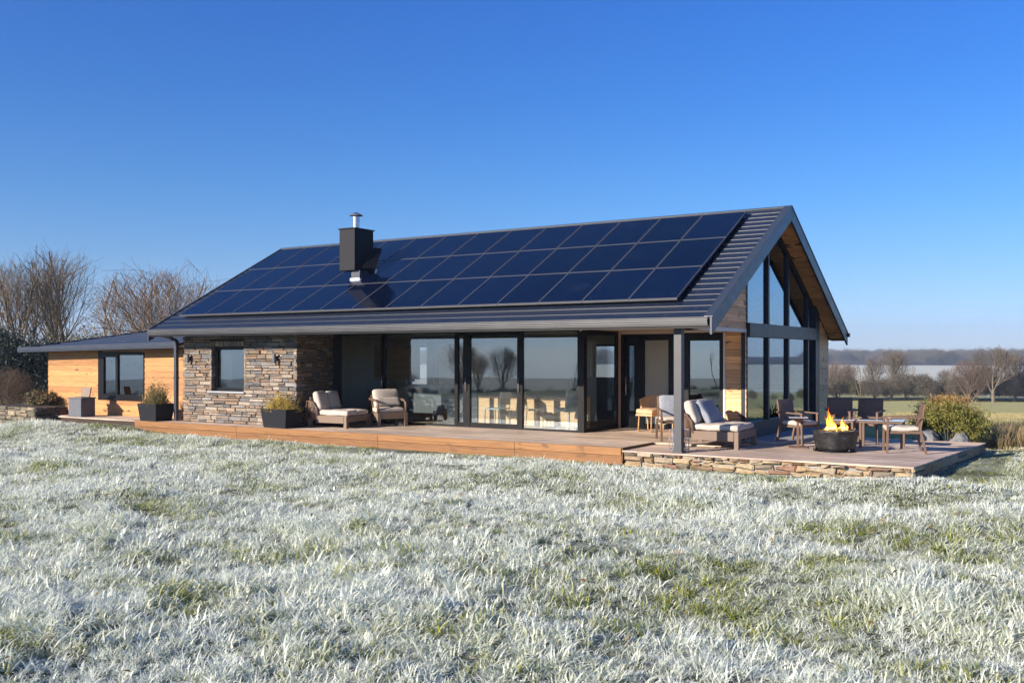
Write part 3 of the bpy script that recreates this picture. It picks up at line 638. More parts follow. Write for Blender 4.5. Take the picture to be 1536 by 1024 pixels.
# gutter
def gutter(xa, xb, y, z, parent, za=None, sc_=1.):
    za = z if za is None else za
    mb = MB(); pr = [(0, .0), (0, .05), (-.015, .05), (-.015, .035), (-.03, .02), (-.03, -.01), (-.045, -.02), (-.045, -.045), (-.03, -.055), (-.03, -.085), (-.012, -.10), (-.012, -.12), (.05, -.12), (.05, 0)]
    P0 = [(xa, y + a * sc_ - .02, za + b * sc_) for a, b in pr]; P1 = [(xb, y + a * sc_ - .02, z + b * sc_) for a, b in pr]; n = len(pr)
    mb.add(P0 + P1, [tuple(range(n))[::-1], tuple(range(n, 2 * n))] + [(i_, (i_ + 1) % n, (i_ + 1) % n + n, i_ + n) for i_ in range(n)][::1]); return mb
part(gutter(RX0 - .02, RX1 - .02, 16.44, 2.655, house, None, .88), 'gutter', 'gutter_metal')
mb = MB(); mb.box(RX0, RX1 + .1, 26.11, 26.22, 2.50, 2.60); part(mb, 'gutter', 'dark_metal')
mb = MB(); px_ = -21.72; py_ = 17.2
mb.box(px_ - .045, px_ + .045, py_ - .045, py_ + .045, DZ, 2.42).tube([(px_, py_, 2.42), (px_ + .02, 16.9, 2.52), (px_ + .02, 16.62, 2.55)], .045, 10)
for z in (.5, 1.4, 2.3): mb.box(px_ - .06, px_ + .06, py_ - .055, py_ + .055, z, z + .04)
part(mb, 'downpipe', 'blue_grey_metal')
# porch post
post_y = 16.78; post_x = x_at(1018.5, post_y)
mb = MB(); mb.box(post_x - .075, post_x + .075, post_y - .07, post_y + .07, TZ, 2.605).box(post_x - .10, post_x + .10, post_y - .10, post_y + .10, TZ, TZ + .03); part(mb, 'porch_post', 'post_paint', bevel=.004)
# interior shell of the glazed room
mb = MB(); mb.box(-21.2, -21.1, YB, 25.7, .262, 2.6).box(-21.1, -18.2, YB - .1, YB, .262, 2.6).box(-21.1, BW[0][0], 25.6, 25.7, .262, 2.6).box(BW[0][1], BW[1][0], 25.6, 25.7, .262, 2.6).box(BW[1][1], bx - .2, 25.6, 25.7, .262, 2.6).box(BW[0][0], BW[0][1], 25.6, 25.7, .262, 1.0).box(BW[1][0], BW[1][1], 25.6, 25.7, .262, 1.0).box(BW[0][0], BW[0][1], 25.6, 25.7, 2.35, 2.6).box(BW[1][0], BW[1][1], 25.6, 25.7, 2.35, 2.6).box(bx - .18, bx - .10, 21.5, 25.6, .262, 2.6); split_parts(mb, 'room_wall', 'int_white')
mb = MB(); mb.box(-10.5, -8.1, 21.56, 25.7, .262, .275).box(-8.1, X1 - .1, yw + .1, 25.7, .262, .275); split_parts(mb, 'room_floor', 'slab_stone')
for a_, b_ in BW:  # frames and panes of the windows added to brighten the room
    mb = MB(); m_ = (a_ + b_) / 2; mb.box(a_, a_ + .06, 25.8, 25.88, 1.0, 2.35).box(b_ - .06, b_, 25.8, 25.88, 1.0, 2.35).box(m_ - .04, m_ + .04, 25.8, 25.88, 1.06, 2.29).box(a_ + .06, b_ - .06, 25.8, 25.88, 1.0, 1.06).box(a_ + .06, b_ - .06, 25.8, 25.88, 2.29, 2.35); bw_ = part(mb, 'back_window', 'black_frame')
    for c_, d_ in ((a_ + .06, m_ - .04), (m_ + .04, b_ - .06)): mb = MB(); mb.box(c_, d_, 25.84, 25.848, 1.06, 2.29); part(mb, 'pane', 'glass', bw_)
# chimney: boxed casing above the roof
ch = MB(); ch.box(-16.90, -16.39, 18.35, 19.06, 4.15, 5.19).box(-16.93, -16.36, 18.32, 19.09, 5.19, 5.215); cho = part(ch, 'chimney', 'planter_resin', bevel=.008)
HZ = Vector((0, 0, 0))
mb = MB(); mb.lathe([(.088, 5.215), (.088, 5.40), (.092, 5.405), (.092, 5.52)], -16.58, 18.62, 24); part(mb, 'flue_pipe', 'steel', cho, smooth=False)
mb = MB(); mb.lathe([(.02, 5.52), (.17, 5.545), (.175, 5.56), (.03, 5.635), (.005, 5.64)], -16.58, 18.62, 28).tube([(-16.66, 18.62, 5.50), (-16.66, 18.62, 5.55)], .01, 6); part(mb, 'cowl', 'steel', cho)
mb = MB(); mb.box(-16.60, -16.32, 18.46, 18.8, 3.78, 4.15); part(mb, 'flue_base', 'blue_grey_metal', cho)
mb = MB(); mb.prism([(-16.66, 18.30, 3.70), (-16.26, 18.30, 3.70), (-16.26, 18.46, 3.93), (-16.60, 18.46, 3.93)], (0, .012, .012)).box(-16.62, -16.30, 18.43, 18.46, 3.74, 3.96); part(mb, 'flashing', 'steel', cho)
mb = MB(); mb.prism([(-16.33, 18.5, 4.18), (-16.05, 18.75, 4.20), (-16.20, 19.15, 4.72), (-16.34, 19.0, 4.74)], (.05, -.03, .02)); part(mb, 'side_plate', 'black_frame', cho)
mb = MB(); mb.tube([(-16.36, 18.75, 4.02), (-16.14, 18.8, 4.0), (-16.1, 18.85, 4.2)], .035, 8); part(mb, 'bracket', 'steel', cho)

# wall lights
def sconce(x, z, lab):
    e = empty('wall_light', (x, YS - .03, z), 0, lab, 'wall light', 'sconces on the stone wall')
    mb = MB(); mb.box(-.035, .035, -.012, .03, -.06, .06); mb.build('back_plate', MAT['black_frame'], e)
    mb = MB(); mb.tube([(0, -.085, -.115), (0, -.085, .115)], .042, 16).tube([(0, -.012, 0), (0, -.06, 0)], .015, 8); mb.build('cylinder_shade', MAT['bin_grey'], e, smooth=False)
sconce(x_at(287, YS), 1.93, 'small grey cylinder wall light beside the downpipe'); sconce(x_at(416.5, YS), 1.95, 'small grey cylinder wall light between stone window and shaded recess')

# ------------------------------------------------------------------ solar panels
th_ = math.atan(M_ROOF); P0X, P1X = -21.30, -7.18; n_c = 14; pw = (P1X - P0X) / n_c; sl0, sl1 = .60, 5.03; ph = (sl1 - sl0) / 3
pan = empty('solar_panel', (0, 0, 0), 0, 'x', 'solar panel', 'solar panels on the roof')
mb = MB(); w2, h2 = pw / 2 - .004, ph / 2 - .006; f_ = .012
mb.box(-w2, w2, -h2, -h2 + f_, .0, .045).box(-w2, w2, h2 - f_, h2, 0, .045).box(-w2, -w2 + f_, -h2 + f_, h2 - f_, 0, .045).box(w2 - f_, w2, -h2 + f_, h2 - f_, 0, .045)
simple('panel_frame', (.16, .165, .18), .35, .5, .1, 3, .03)
mb.build('frame', MAT['panel_frame'], pan)
mb = MB(); mb.box(-w2 + f_, w2 - f_, -h2 + f_, h2 - f_, .004, .040); mb.build('glass', MAT['solar_glass'], pan)
mb = MB(); mb.box(-w2, w2, -h2 * .6, -h2 * .6 + .04, -.085, -.002); mb.build('rail', MAT['black_frame'], pan); mb = MB(); mb.box(-w2, w2, h2 * .6, h2 * .6 + .04, -.085, -.002); mb.build('rail', MAT['black_frame'], pan)
ordn = ['first', 'second', 'third', 'fourth', 'fifth', 'sixth', 'seventh', 'eighth', 'ninth', 'tenth', 'eleventh', 'twelfth', 'thirteenth', 'fourteenth']
first = True
for r_i, rown in enumerate(('bottom', 'middle', 'top')):
    for c_i in range(n_c):
        o = pan if first else copy_tree(pan); first = False
        s_l = sl0 + ph * (r_i + .5); sk = -.10 * r_i * (1 - c_i / 13)       # the far end of the array leans with the verge
        o.location = (P0X + pw * (c_i + .5) + sk, 16.48 + s_l * math.cos(th_) - .09 * math.sin(th_), 2.70 + s_l * math.sin(th_) + .07 * math.cos(th_))
        o.rotation_euler = (th_, rnd.uniform(-.002, .002), 0); k = n_c - 1 - c_i
        o['label'] = 'dark blue solar panel in the %s row, %s column from the glazed gable' % (rown, ordn[k])

# ------------------------------------------------------------------ annexe on the left
wing = empty('timber_annexe', (-25, 20, 0), 0, 'low cedar clad annexe with shallow dark roof at the left end of the house', 'annexe')
HLs = HL; HL = Vector((-25, 20, 0))
WY = 17.85; wx0, wxr = x_at(73, WY), X0 - .25; wa, wb = x_at(152, WY), x_at(217.5, WY)
mb = MB(); boards(mb, (wx0, WY, 0), (1, 0, 0), (0, -1, 0), wxr - wx0, DZ - .02, 2.22, [(wa - wx0, wb - wx0, .77, 2.14)], 41, h=.165); part(mb, 'cladding', 'cedar', wing)
mb = MB(); mb.box(wx0, wa, WY + .002, WY + .15, .1, 2.2).box(wb, wxr, WY + .002, WY + .15, .1, 2.2).box(wa, wb, WY + .002, WY + .15, .1, .77).box(wa, wb, WY + .002, WY + .15, 2.13, 2.2).box(wx0, wx0 + .15, WY + .15, 25, .1, 2.2).box(wx0, wxr, 24.9, 25, .1, 2.9); split_parts(mb, 'outer_wall', 'cedar_gable', wing)
mb = MB(); mb.box(wx0 - .03, wx0 - .003, WY - .03, WY + .1, .2, 2.2).box(wa - .12, wa - .001, WY - .03, WY - .024 + .05, .7, 2.2); split_parts(mb, 'corner_trim', 'black_frame', wing)
mb = MB(); mid = x_at(176.5, WY); f0, f1 = WY - .03, WY + .06
mb.box(wa, wa + .1, f0, f1, .77, 2.13).box(wb - .04, wb, f0, f1, .77, 2.13).box(wa + .1, wb - .04, f0, f1, 2.03, 2.13).box(wa - .05, wb + .01, f0 - .05, f1, .72, .77).box(wa + .1, wb - .04, f0, f1, .77, .88).box(mid - .05, mid + .05, f0 - .01, f1, .88, 2.03).box(wa + .1, wa + .16, f0 - .01, f1, .88, 2.03).box(wa + .16, mid - .05, f0 - .01, f1, 1.97, 2.03)
wn = part(mb, 'window', 'black_frame', wing); mb = MB(); mb.box(wa + .16, mid - .05, WY, WY + .008, .88, 1.97); part(mb, 'pane', 'glass_dark', wn); mb = MB(); mb.box(mid + .05, wb - .04, WY, WY + .008, .88, 2.03); part(mb, 'pane', 'glass_dark', wn)
mb = MB()
for k in range(5): xx = wa + .22 + k * .05; mb.tube([(xx, WY + .25 + .02 * (k % 2), .9), (xx, WY + .25 + .02 * (k % 2), 2.0)], .03, 6)
part(mb, 'curtain', 'curtain', wn, smooth=True)
mb = MB(); mb.box(wx0 + .15, wxr, WY + .15, 24.9, .1, .262).box(wx0 + .15, wxr, 22.0, 22.1, .262, 2.3); part(mb, 'floor', 'int_floor', wing)
ex0, exr, ey, ez = -29.15, RX0 + .0, 17.25, 2.33; msl = .137
mb = MB(); nC = 12; YE = 25.2
for k in range(nC):
    a, b = ey + (YE - ey) * k / nC, ey + (YE - ey) * (k + 1) / nC
    zl = lambda y, xx: 2.22 + (xx - ex0) / (exr - ex0) * .10 + (y - ey) * msl
    vs = []
    for xx in (ex0, exr): vs += [(xx, a - .01, zl(a, xx) - .05), (xx, a - .01, zl(a, xx) + .02), (xx, b, zl(b, xx)), (xx, b, zl(b, xx) - .05)]
    mb.add(vs, [(0, 1, 2, 3), (7, 6, 5, 4), (0, 4, 5, 1), (1, 5, 6, 2), (2, 6, 7, 3), (3, 7, 4, 0)])
part(mb, 'roof', 'roof_metal', wing)
part(gutter(ex0 - .05, exr + .08, ey - .03, 2.33, wing, 2.23, .9), 'gutter', 'blue_grey_metal', wing)
mb = MB(); mb.add([(ex0, ey, 2.12), (ex0, WY + .2, 2.12), (exr, WY + .2, 2.20), (exr, ey, 2.20), (ex0, ey, 2.15), (ex0, WY + .2, 2.15), (exr, WY + .2, 2.23), (exr, ey, 2.23)], [(0, 1, 2, 3), (7, 6, 5, 4), (0, 3, 7, 4), (1, 5, 6, 2), (0, 4, 5, 1), (2, 6, 7, 3)])
mb.box(ex0 - .03, ex0, ey, YE, 2.10, 2.16); part(mb, 'soffit', 'black_frame', wing)
mb = MB(); mb.add([(ex0 - .04, ey - .02, 2.08), (ex0 - .04, ey - .02, 2.26), (ex0 - .04, YE, 2.26 + (YE - ey) * msl), (ex0 - .04, YE, 2.08 + (YE - ey) * msl), (ex0, ey - .02, 2.08), (ex0, ey - .02, 2.26), (ex0, YE, 2.26 + (YE - ey) * msl), (ex0, YE, 2.08 + (YE - ey) * msl)], [(0, 1, 2, 3), (7, 6, 5, 4), (0, 4, 5, 1), (1, 5, 6, 2), (2, 6, 7, 3), (3, 7, 4, 0)]); part(mb, 'verge_board', 'dark_metal', wing)
HL = HLs

# ------------------------------------------------------------------ timber deck and stone edged terrace
def deck_boards(mb, x0f, x1f, y0, y1, z, seed, w=.14):
    q = random.Random(seed); y = y0
    while y < y1:
        e = min(y + w - .006, y1); xa = x0f(y); xb = x1f(y); cuts = [xa]
        while xb - cuts[-1] > 4.8: cuts.append(cuts[-1] + q.uniform(2.4, 4.4))
        cuts.append(xb)
        for a, b in zip(cuts, cuts[1:]): c = q.uniform(.80, 1.18); mb.box(a + .002, b - .002, y, e, z - .03, z + q.uniform(-.001, .001), (c, c * q.uniform(.97, 1.02), c * q.uniform(.95, 1.03)))
        y += w
deck = empty('timber_deck', (-16, 18, 0), 0, 'long low weathered timber deck running along the front of the house', 'deck')
HL = Vector((-16, 18, 0)); DF = 16.70
mb = MB(); dl = lambda y: -26.9 + (0 if y > 16.9 else .6)
deck_boards(mb, dl, lambda y: -21.6 if y > 17.2 else -8.2, DF, 17.8, DZ, 1); deck_boards(mb, lambda y: -18.1, lambda y: -8.2, 17.26 , 19.56, DZ - .001 , 2)
part(mb, 'deck_surface', 'deck_boards', deck)
mb = MB(); deck_boards(mb, lambda y: bx + .02, lambda y: -8.17, 19.57, yp, DZ, 3); deck_boards(mb, lambda y: -8.17, lambda y: X1 + .0, 18.1, 19.56, DZ, 4); part(mb, 'porch_floor', 'deck_boards', deck)
mb = MB(); q = random.Random(3); xx = -22.75
while xx < -8.18:
    e = min(xx + q.uniform(3.6, 5.2), -8.17)
    if -8.17 - e < 1.5: e = -8.17
    c = q.uniform(.85, 1.1); mb.box(xx + .003, e - .003, DF - .045, DF - .002, .115, DZ + .003, (c, c, c)); c = q.uniform(.8, 1.); mb.box(xx + .003, e - .003, DF - .035, DF - .002, -.06, .108, (c, c * .98, c)); xx = e
mb.box(-8.198, -8.155, DF - .045, 18.08, .0, DZ + .003, (.5, .5, .5)); part(mb, 'deck_fascia', 'fascia_wood', deck, bevel=.004)
mb = MB(); mb.box(-26.2, -8.25, DF + .02, 17.7, -.1, DZ - .04); part(mb, 'deck_frame', 'soil', deck)

ter = empty('stone_edged_terrace', (-5, 19, 0), 0, 'raised boarded terrace with honey coloured stone edging under the dining chairs', 'terrace')
HL = Vector((-5, 19, 0)); TF = 16.62; tr_x = lambda y: -2.97 + (y - TF) * .075
mb = MB(); deck_boards(mb, lambda y: -8.15 if y < 18.1 else (X1 if y < 26 else 0), lambda y: tr_x(y), TF, 22.1, TZ, 7); part(mb, 'terrace_surface', 'deck_boards', ter)
mb = MB(); stone_wall(mb, (-8.1, TF + .02, 0), (1, 0, 0), (0, -1, 0), 5.13, -.08, TZ - .025, [], 71, RUB, hr=(.07, .15), lr=(.12, .40), out=.055, ch=.030, jit=.028, gap=.008)
ll = math.hypot(.41, 5.4); stone_wall(mb, (-2.97, TF, 0), Vector((.41, 5.4, 0)) / ll, Vector((5.4, -.41, 0)) / ll, ll, -.3, TZ - .025, [], 72, RUB, hr=(.13, .2), lr=(.3, .6), out=.02, ch=.018, jit=.015)
part(mb, 'stone_edging', 'rubble_stone', ter)
mb = MB(); mb.prism([(-8.1, TF + .06, -.4), (-3.03, TF + .06, -.4), (-2.63, 22.0, -.4), (-8.1, 22.0, -.4)], (0, 0, .4 + TZ - .035)); part(mb, 'terrace_core', 'conc', ter)
step = MB(); step.prism([(X1 + .04, 19.3, TZ), (-6.0, 19.15, TZ), (-5.75, 20.2, TZ), (-5.72, 24.6, TZ), (X1 + .04, 24.9, TZ)], (0, 0, .07)); o = step.build('stone_step', MAT['slab_stone'], None, bevel=.012); tag(o, 'broad pale grey stone step in front of the gable windows', 'step')
HL = HLs

# ------------------------------------------------------------------ outdoor furniture
def leg_parts(e, spots, m='rattan_side'):
    for (a, b, w, h) in spots: mb = MB(); mb.bar(a, b, w, h); mb.build('leg', MAT[m], e, bevel=.004)
RX = lambda a: Matrix.Rotation(a, 3, 'X'); RYm = lambda a: Matrix.Rotation(a, 3, 'Y')
def lounge(loc, rz, label, W=.95, Dp=1.15, two=True, pillow=False, fold=False, seat=.30, zb=DZ):
    """faces +x in its own frame; origin on the floor under the seat centre"""
    e = empty('lounge_chair', (*loc, zb), rz, label, 'lounge chair')
    hx, hy = Dp / 2, W / 2; s = seat
    leg_parts(e, [((hx - .05, sy * (hy - .045), 0), (hx - .05, sy * (hy - .045), s), .085, .085) for sy in (-1, 1)] + [((-hx + .10, sy * (hy - .045), 0), (-hx + .10, sy * (hy - .045), s - .08), .085, .085) for sy in (-1, 1)])
    mb = MB(); mb.box(hx - .10, hx - .012, -hy + .09, hy - .09, s - .15, s).box(-.25 * Dp, hx - .10, -hy + .005, -hy + .075, s - .18, s - .003).box(-.25 * Dp, hx - .10, hy - .075, hy - .005, s - .18, s - .003).box(-hx + .06, hx - .10, -hy + .076, hy - .076, s - .06, s - .01); mb.build('seat_frame', MAT['rattan_side'], e, bevel=.006)
    for sy in (-1, 1):
        mb = MB(); y = sy * (hy - .03)
        mb.tube([(-.22 * Dp, y, s - .05), (-.26 * Dp, y, s + .18), (-.32 * Dp, y, s + .29), (-.42 * Dp, y, s + .335), (-hx + .02, y, s + .34), (-hx + .0, y, s - .15)] if two else [(hx - .06, y, s), (hx - .08, y, s + .24), (hx - .16, y, s + .30), (-hx + .10, y, s + .33)], .033, 8)
        if two: mb.prism([(-.25 * Dp, y - .008, s - .12), (-.28 * Dp, y - .008, s + .22), (-.42 * Dp, y - .008, s + .31), (-hx + .03, y - .008, s + .31), (-hx + .03, y - .008, s - .12)], (0, .016, 0))
        mb.build('armrest', MAT['rattan'], e, smooth=True)
    mb = MB(); lean = R(-20); B = RYm(lean)
    mb.cushion((-hx + .12, 0, s + .20), (.035, W - .16, .50), B, .015, puff=0, seed=3); mb.build('backrest', MAT['rattan'], e, smooth=True)
    nC = 2 if two else 1; cw = (W - .12) / nC
    for k in range(nC):
        y = -hy + .06 + cw * (k + .5)
        mb = MB(); mb.cushion((.08 if two else .06, y, s + .06), (Dp - .22, cw - .012, .12), None, .045, puff=.015, seed=11 + k, n=9); mb.build('seat_cushion', MAT['cushion'], e, smooth=True, merge=True)
        mb = MB(); mb.cushion((-hx + .26, y, s + .34), (.15, cw - .01, .48), B, .06, puff=.025, seed=21 + k, n=9); mb.build('back_cushion', MAT['cushion'], e, smooth=True, merge=True)
    if pillow:
        mb = MB(); mb.cushion((-hx + .44, .1, s + .33), (.14, W * .68, .52), RYm(R(-32)), .055, puff=.045, seed=31, n=10); mb.build('throw_pillow', MAT['pillow'], e, smooth=True, merge=True)
    if fold:
        mb = MB(); mb.cushion((-hx + .37, 0, s + .26), (.10, cw * .95, .22), B, .045, puff=.02, seed=37, n=9); mb.build('folded_blanket', MAT['cushion'], e, smooth=True, merge=True)
    return e
lounge((-16.55, 17.95), R(4), 'wide rattan lounge seat with two upright cream cushions beside the stone recess', .98, 1.25, True)
lounge((-15.75, 18.85), R(-28), 'single cream cushioned rattan armchair in front of the glass wall', .80, .72, False, fold=True, seat=.34)
lounge((-6.95, 18.40), R(3), 'wide rattan lounge seat with cream cushions and grey patterned pillow behind the porch post', 1.25, 1.25, True, pillow=True, zb=TZ, seat=.34)

def arm_chair(loc, rz, label, zb=TZ, cushion=True, mat='rattan', H=.90, W=.58, Dp=.56, group=None):
    """woven dining armchair, faces +x"""
    e = empty('woven_armchair', (*loc, zb), rz, label, 'chair', group); hx, hy = Dp / 2, W / 2
    leg_parts(e, [((hx - .02, sy * (hy - .02), 0), (hx - .035, sy * (hy - .02), .63), .042, .042) for sy in (-1, 1)] + [((-hx - .07, sy * (hy - .03), 0), (-hx + .03, sy * (hy - .03), .44), .042, .045) for sy in (-1, 1)], mat)
    mb = MB(); mb.box(-hx + .02, hx - .05, -hy + .03, hy - .03, .36, .41); mb.build('seat', MAT[mat], e, bevel=.01)
    mb = MB(); B = RYm(R(-11)); mb.cushion((-hx - .015, 0, .66), (.04, W - .07, .50), B, .018, puff=0, seed=1, n=6); mb.build('backrest', MAT['rattan'], e, smooth=True)
    for sy in (-1, 1): mb = MB(); mb.bar((hx - .0, sy * (hy - .015), .635), (-hx - .05, sy * (hy - .015), .66), .05, .03); mb.build('armrest', MAT[mat], e, bevel=.006)
    if cushion: mb = MB(); mb.cushion((.02, 0, .45), (Dp - .04, W - .10, .08), None, .035, puff=.012, seed=5, n=8); mb.build('seat_cushion', MAT['cushion'], e, smooth=True, merge=True)
    return e
GC = 'woven armchairs around the fire pit'
arm_chair((-3.62, 19.08), R(198), 'brown woven armchair turned side on at the right of the fire pit', group=GC, H=.92, W=.64, Dp=.62)
arm_chair((-5.66, 19.55), R(-18), 'brown woven armchair beside the gable windows, left of the fire pit', group=GC)
arm_chair((-5.15, 20.75), R(-75), 'brown woven armchair standing behind the flames', group=GC, cushion=False)
arm_chair((-4.62, 20.75), R(-92), 'brown woven armchair behind the glass coffee table', group=GC, cushion=False)
arm_chair((-8.05, 18.75), R(-55), 'armchair with cream seat and speckled back pillow left of the porch post', zb=DZ)
e = bpy.data.objects['woven_armchair.004']; mb = MB(); mb.cushion((-.18, 0, .70), (.12, .46, .46), RYm(R(-14)), .05, puff=.03, seed=9, n=8); mb.build('back_pillow', MAT['pillow'], e, smooth=True, merge=True)
def tub(loc, rz, label):
    e = empty('tub_chair', (*loc, DZ), rz, label, 'chair', 'beige tub chairs on the porch')
    mb = MB(); mb.cushion((0, 0, .46), (.46, .46, .12), None, .04, n=8, seed=2); mb.build('seat', MAT['tub_fabric'], e, smooth=True)
    mb = MB(); n = 14; vs = []
    for k in range(n + 1):
        a = math.pi * (.5 + k / n); hh = .74 + .10 * math.sin(math.pi * k / n)
        for rr_, zz in ((.24, .40), (.29, hh), (.25, hh), (.20, .46)): vs.append((rr_ * math.cos(a) * 1.05, rr_ * math.sin(a) * 1.0, zz))
    fs = [(4 * k + m_, 4 * k + (m_ + 1) % 4, 4 * k + 4 + (m_ + 1) % 4, 4 * k + 4 + m_) for k in range(n) for m_ in range(4)] + [(3, 2, 1, 0), (4 * n, 4 * n + 1, 4 * n + 2, 4 * n + 3)]
    mb.add(vs, fs); mb.box(-.22, .23, -.23, .23, .36, .405); mb.build('backrest', MAT['tub_fabric'], e, bevel=.01)
    for sy in (-1, 1):
        mb = MB(); mb.tube([(.17, sy * .17, .37), (.19, sy * .18, .01), (.13, sy * .18, .0), (-.13, sy * .18, .0), (-.2, sy * .18, .02), (-.17, sy * .17, .37)], .016, 8); mb.build('leg', MAT['pale_leg_wood'], e, smooth=True)
tub((-9.45, 20.7), R(-100), 'beige tub chair on looped pale wood legs in front of the porch door'); tub((-8.85, 20.75), R(-120), 'beige tub chair mostly hidden behind the speckled pillow')
# wire rack by the post
e = empty('wire_rack', (-7.15, 16.98, TZ), R(10), 'small pale metal wire rack at the foot of the porch post', 'rack'); mb = MB()
for a in (-.16, .16):
    for b in (-.12, .12): mb.tube([(a, b, 0), (a * .94, b, .42)], .009, 6)
for z in (.05, .24, .41):
    mb.tube([(-.16, -.12, z), (.16, -.12, z), (.16, .12, z), (-.16, .12, z), (-.16, -.12, z)], .008, 6)
    for k in range(5): mb.tube([(-.12 + .06 * k, -.12, z), (-.12 + .06 * k, .12, z)], .005, 5)
mb.build('frame', MAT['steel'], e); mb = MB(); mb.lathe([(.05, .055), (.075, .10), (.07, .18), (.03, .22)], .04, 0, 16); mb.build('pot', MAT['planter_resin'], e, smooth=True)
# tables
def table(loc, rz, label, W, Dp, H, top='table_top', cat='table', name='coffee_table', one=False):
    e = empty(name, (*loc, TZ), rz, label, cat); mb = MB(); mb.box(-W / 2, W / 2, -Dp / 2, Dp / 2, H - .02, H); mb.build('table_top', MAT[top], e, bevel=.006)
    if one: mb = MB(); mb.prism([(-W * .42, -Dp * .4, H - .02), (W * .42, -Dp * .4, H - .02), (W * .1, -Dp * .1, H - .10), (-W * .1, -Dp * .1, H - .10)], (0, Dp * .8, 0)); mb.build('under_frame', MAT['rattan'], e); leg_parts(e, [((0, 0, 0), (0, 0, H - .1), .05, .05)], 'rattan'); mb = MB(); mb.box(-.17, .17, -.17, .17, 0, .02); mb.build('base', MAT['rattan'], e); return e
    mb = MB(); mb.box(-W / 2 + .03, W / 2 - .03, -Dp / 2 + .03, Dp / 2 - .03, H - .06, H - .022); mb.build('apron', MAT['rattan'], e)
    leg_parts(e, [((sx * (W / 2 - .05), sy * (Dp / 2 - .05), 0), (sx * (W / 2 - .05), sy * (Dp / 2 - .05), H - .06), .045, .045) for sx in (-1, 1) for sy in (-1, 1)], 'rattan'); return e
table((-5.52, 19.0), R(20), 'small square side table on a single leg beside the left armchair', .36, .36, .60, cat='side table', name='side_table', one=True)
table((-4.92, 20.05), R(5), 'low glass topped table directly behind the fire bowl', .5, .42, .52)
table((-4.15, 19.95), R(5), 'low glass topped coffee table left of the side on armchair', .85, .5, .54)
# small cups
e = MB(); e.lathe([(.028, 0), (.036, .01), (.04, .07), (.036, .07), (.03, .012)], 0, 0, 16); o = e.build('mug', MAT['white_trim'], None, smooth=True); o.location = (-4.0, 19.95, TZ + .541); tag(o, 'small white mug on the coffee table', 'mug')
# fire bowl
e = empty('fire_pit', (-4.72, 18.66, TZ), 0, 'round black metal fire bowl burning on the terrace', 'fire pit')
mb = MB(); prof = [(.30, .03), (.345, .035), (.36, .09), (.395, .24), (.405, .36), (.418, .37), (.418, .392), (.385, .392), (.37, .34), (.30, .32), (.01, .318)]
mb.lathe(prof, 0, 0, 40)
t = NT('cast_iron'); n = t.noise(t.obj(), 9, 6, .7); c = t.ramp(n, [(.42, (.012, .012, .014)), (.60, (.035, .035, .038)), (.72, (.16, .16, .17))]); MAT['cast_iron'] = t.principled(c, .42, .2, t.bump(n, .5, .01), .6)
mb.build('bowl', MAT['cast_iron'], e, smooth=True)
mb = MB(); mb.lathe([(.31, 0), (.37, .0), (.37, .025), (.31, .03)], 0, 0, 32)
for k in range(3): a = k * 2.1 + 3.6; mb.lathe([(.03, 0), (.04, .03), (.03, .06)], .37 * math.cos(a), .37 * math.sin(a), 10)
mb.build('base', MAT['black_frame'], e)
t = NT('ember_soil'); n = t.noise(t.obj(), 30, 5); c = t.ramp(n, [(.35, (.03, .022, .012)), (.55, (.14, .12, .04)), (.7, (.34, .20, .07))]); t.principled(c, .9, 0, t.bump(n, 1., .03)); t.p.inputs['Emission Color'].default_value = (1, .25, .03, 1)
o_ = sep(t, t.obj()); dd = t.N('VectorMath', operation='LENGTH'); t.L(t.scl(t.obj(), (1, 1, 0)), dd.inputs[0]); t.L(t.math('MULTIPLY', t.step(t.math('MULTIPLY', n, t.math('SUBTRACT', 1, t.math('MULTIPLY', dd.outputs['Value'], 2.6))), .3, .5), 6.), t.p.inputs['Emission Strength']); MAT['embers'] = t.m
mb = MB(); q = random.Random(4)
for k in range(120):
    a = q.uniform(0, 6.28); r = .36 * math.sqrt(q.random()); z = .33 + .07 * (1 - r / .36) + q.uniform(-.01, .02); s = q.uniform(.018, .042)
    Mx = Matrix.Rotation(q.uniform(0, 3), 3, Vector((q.random(), q.random(), q.random())).normalized()); mb.cushion((r * math.cos(a), r * math.sin(a), z), (s * 2, s * 1.4, s), Mx, .01, n=3, puff=0, seed=k)
mb.build('glowing_logs', MAT['embers'], e)
t = NT('flame'); o_ = sep(t, t.obj()); nn = t.noise(t.scl(t.obj(), (9, 9, 4)), 1., 3, .6, .8)
hh = t.math('ADD', t.math('DIVIDE', t.math('SUBTRACT', o_[2], .36), .42), t.math('MULTIPLY', t.math('SUBTRACT', nn, .5), .7))
lw = t.N('LayerWeight'); lw.inputs['Blend'].default_value = .45
k_ = t.math('ADD', t.math('MULTIPLY', hh, .62), t.math('MULTIPLY', lw.outputs['Facing'], .42))
c = t.ramp(k_, [(.06, (1., .62, .18)), (.28, (1., .40, .06)), (.52, (1., .20, .015)), (.85, (.8, .08, .005))])
em = t.N('Emission'); t.L(c, em.inputs[0]); t.L(t.math('ADD', t.math('MULTIPLY', t.math('SUBTRACT', 1., k_, clamp=True), 2.6), .5), em.inputs[1]); tr = t.N('BsdfTransparent'); mx = t.N('MixShader')
t.L(t.math('MULTIPLY', t.step(t.math('ADD', k_, t.math('MULTIPLY', nn, .35)), 1.25, .75), .95), mx.inputs[0]); t.L(tr.outputs[0], mx.inputs[1]); t.L(em.outputs[0], mx.inputs[2]); t.L(mx.outputs[0], t.out.inputs[0]); MAT['flame'] = t.m
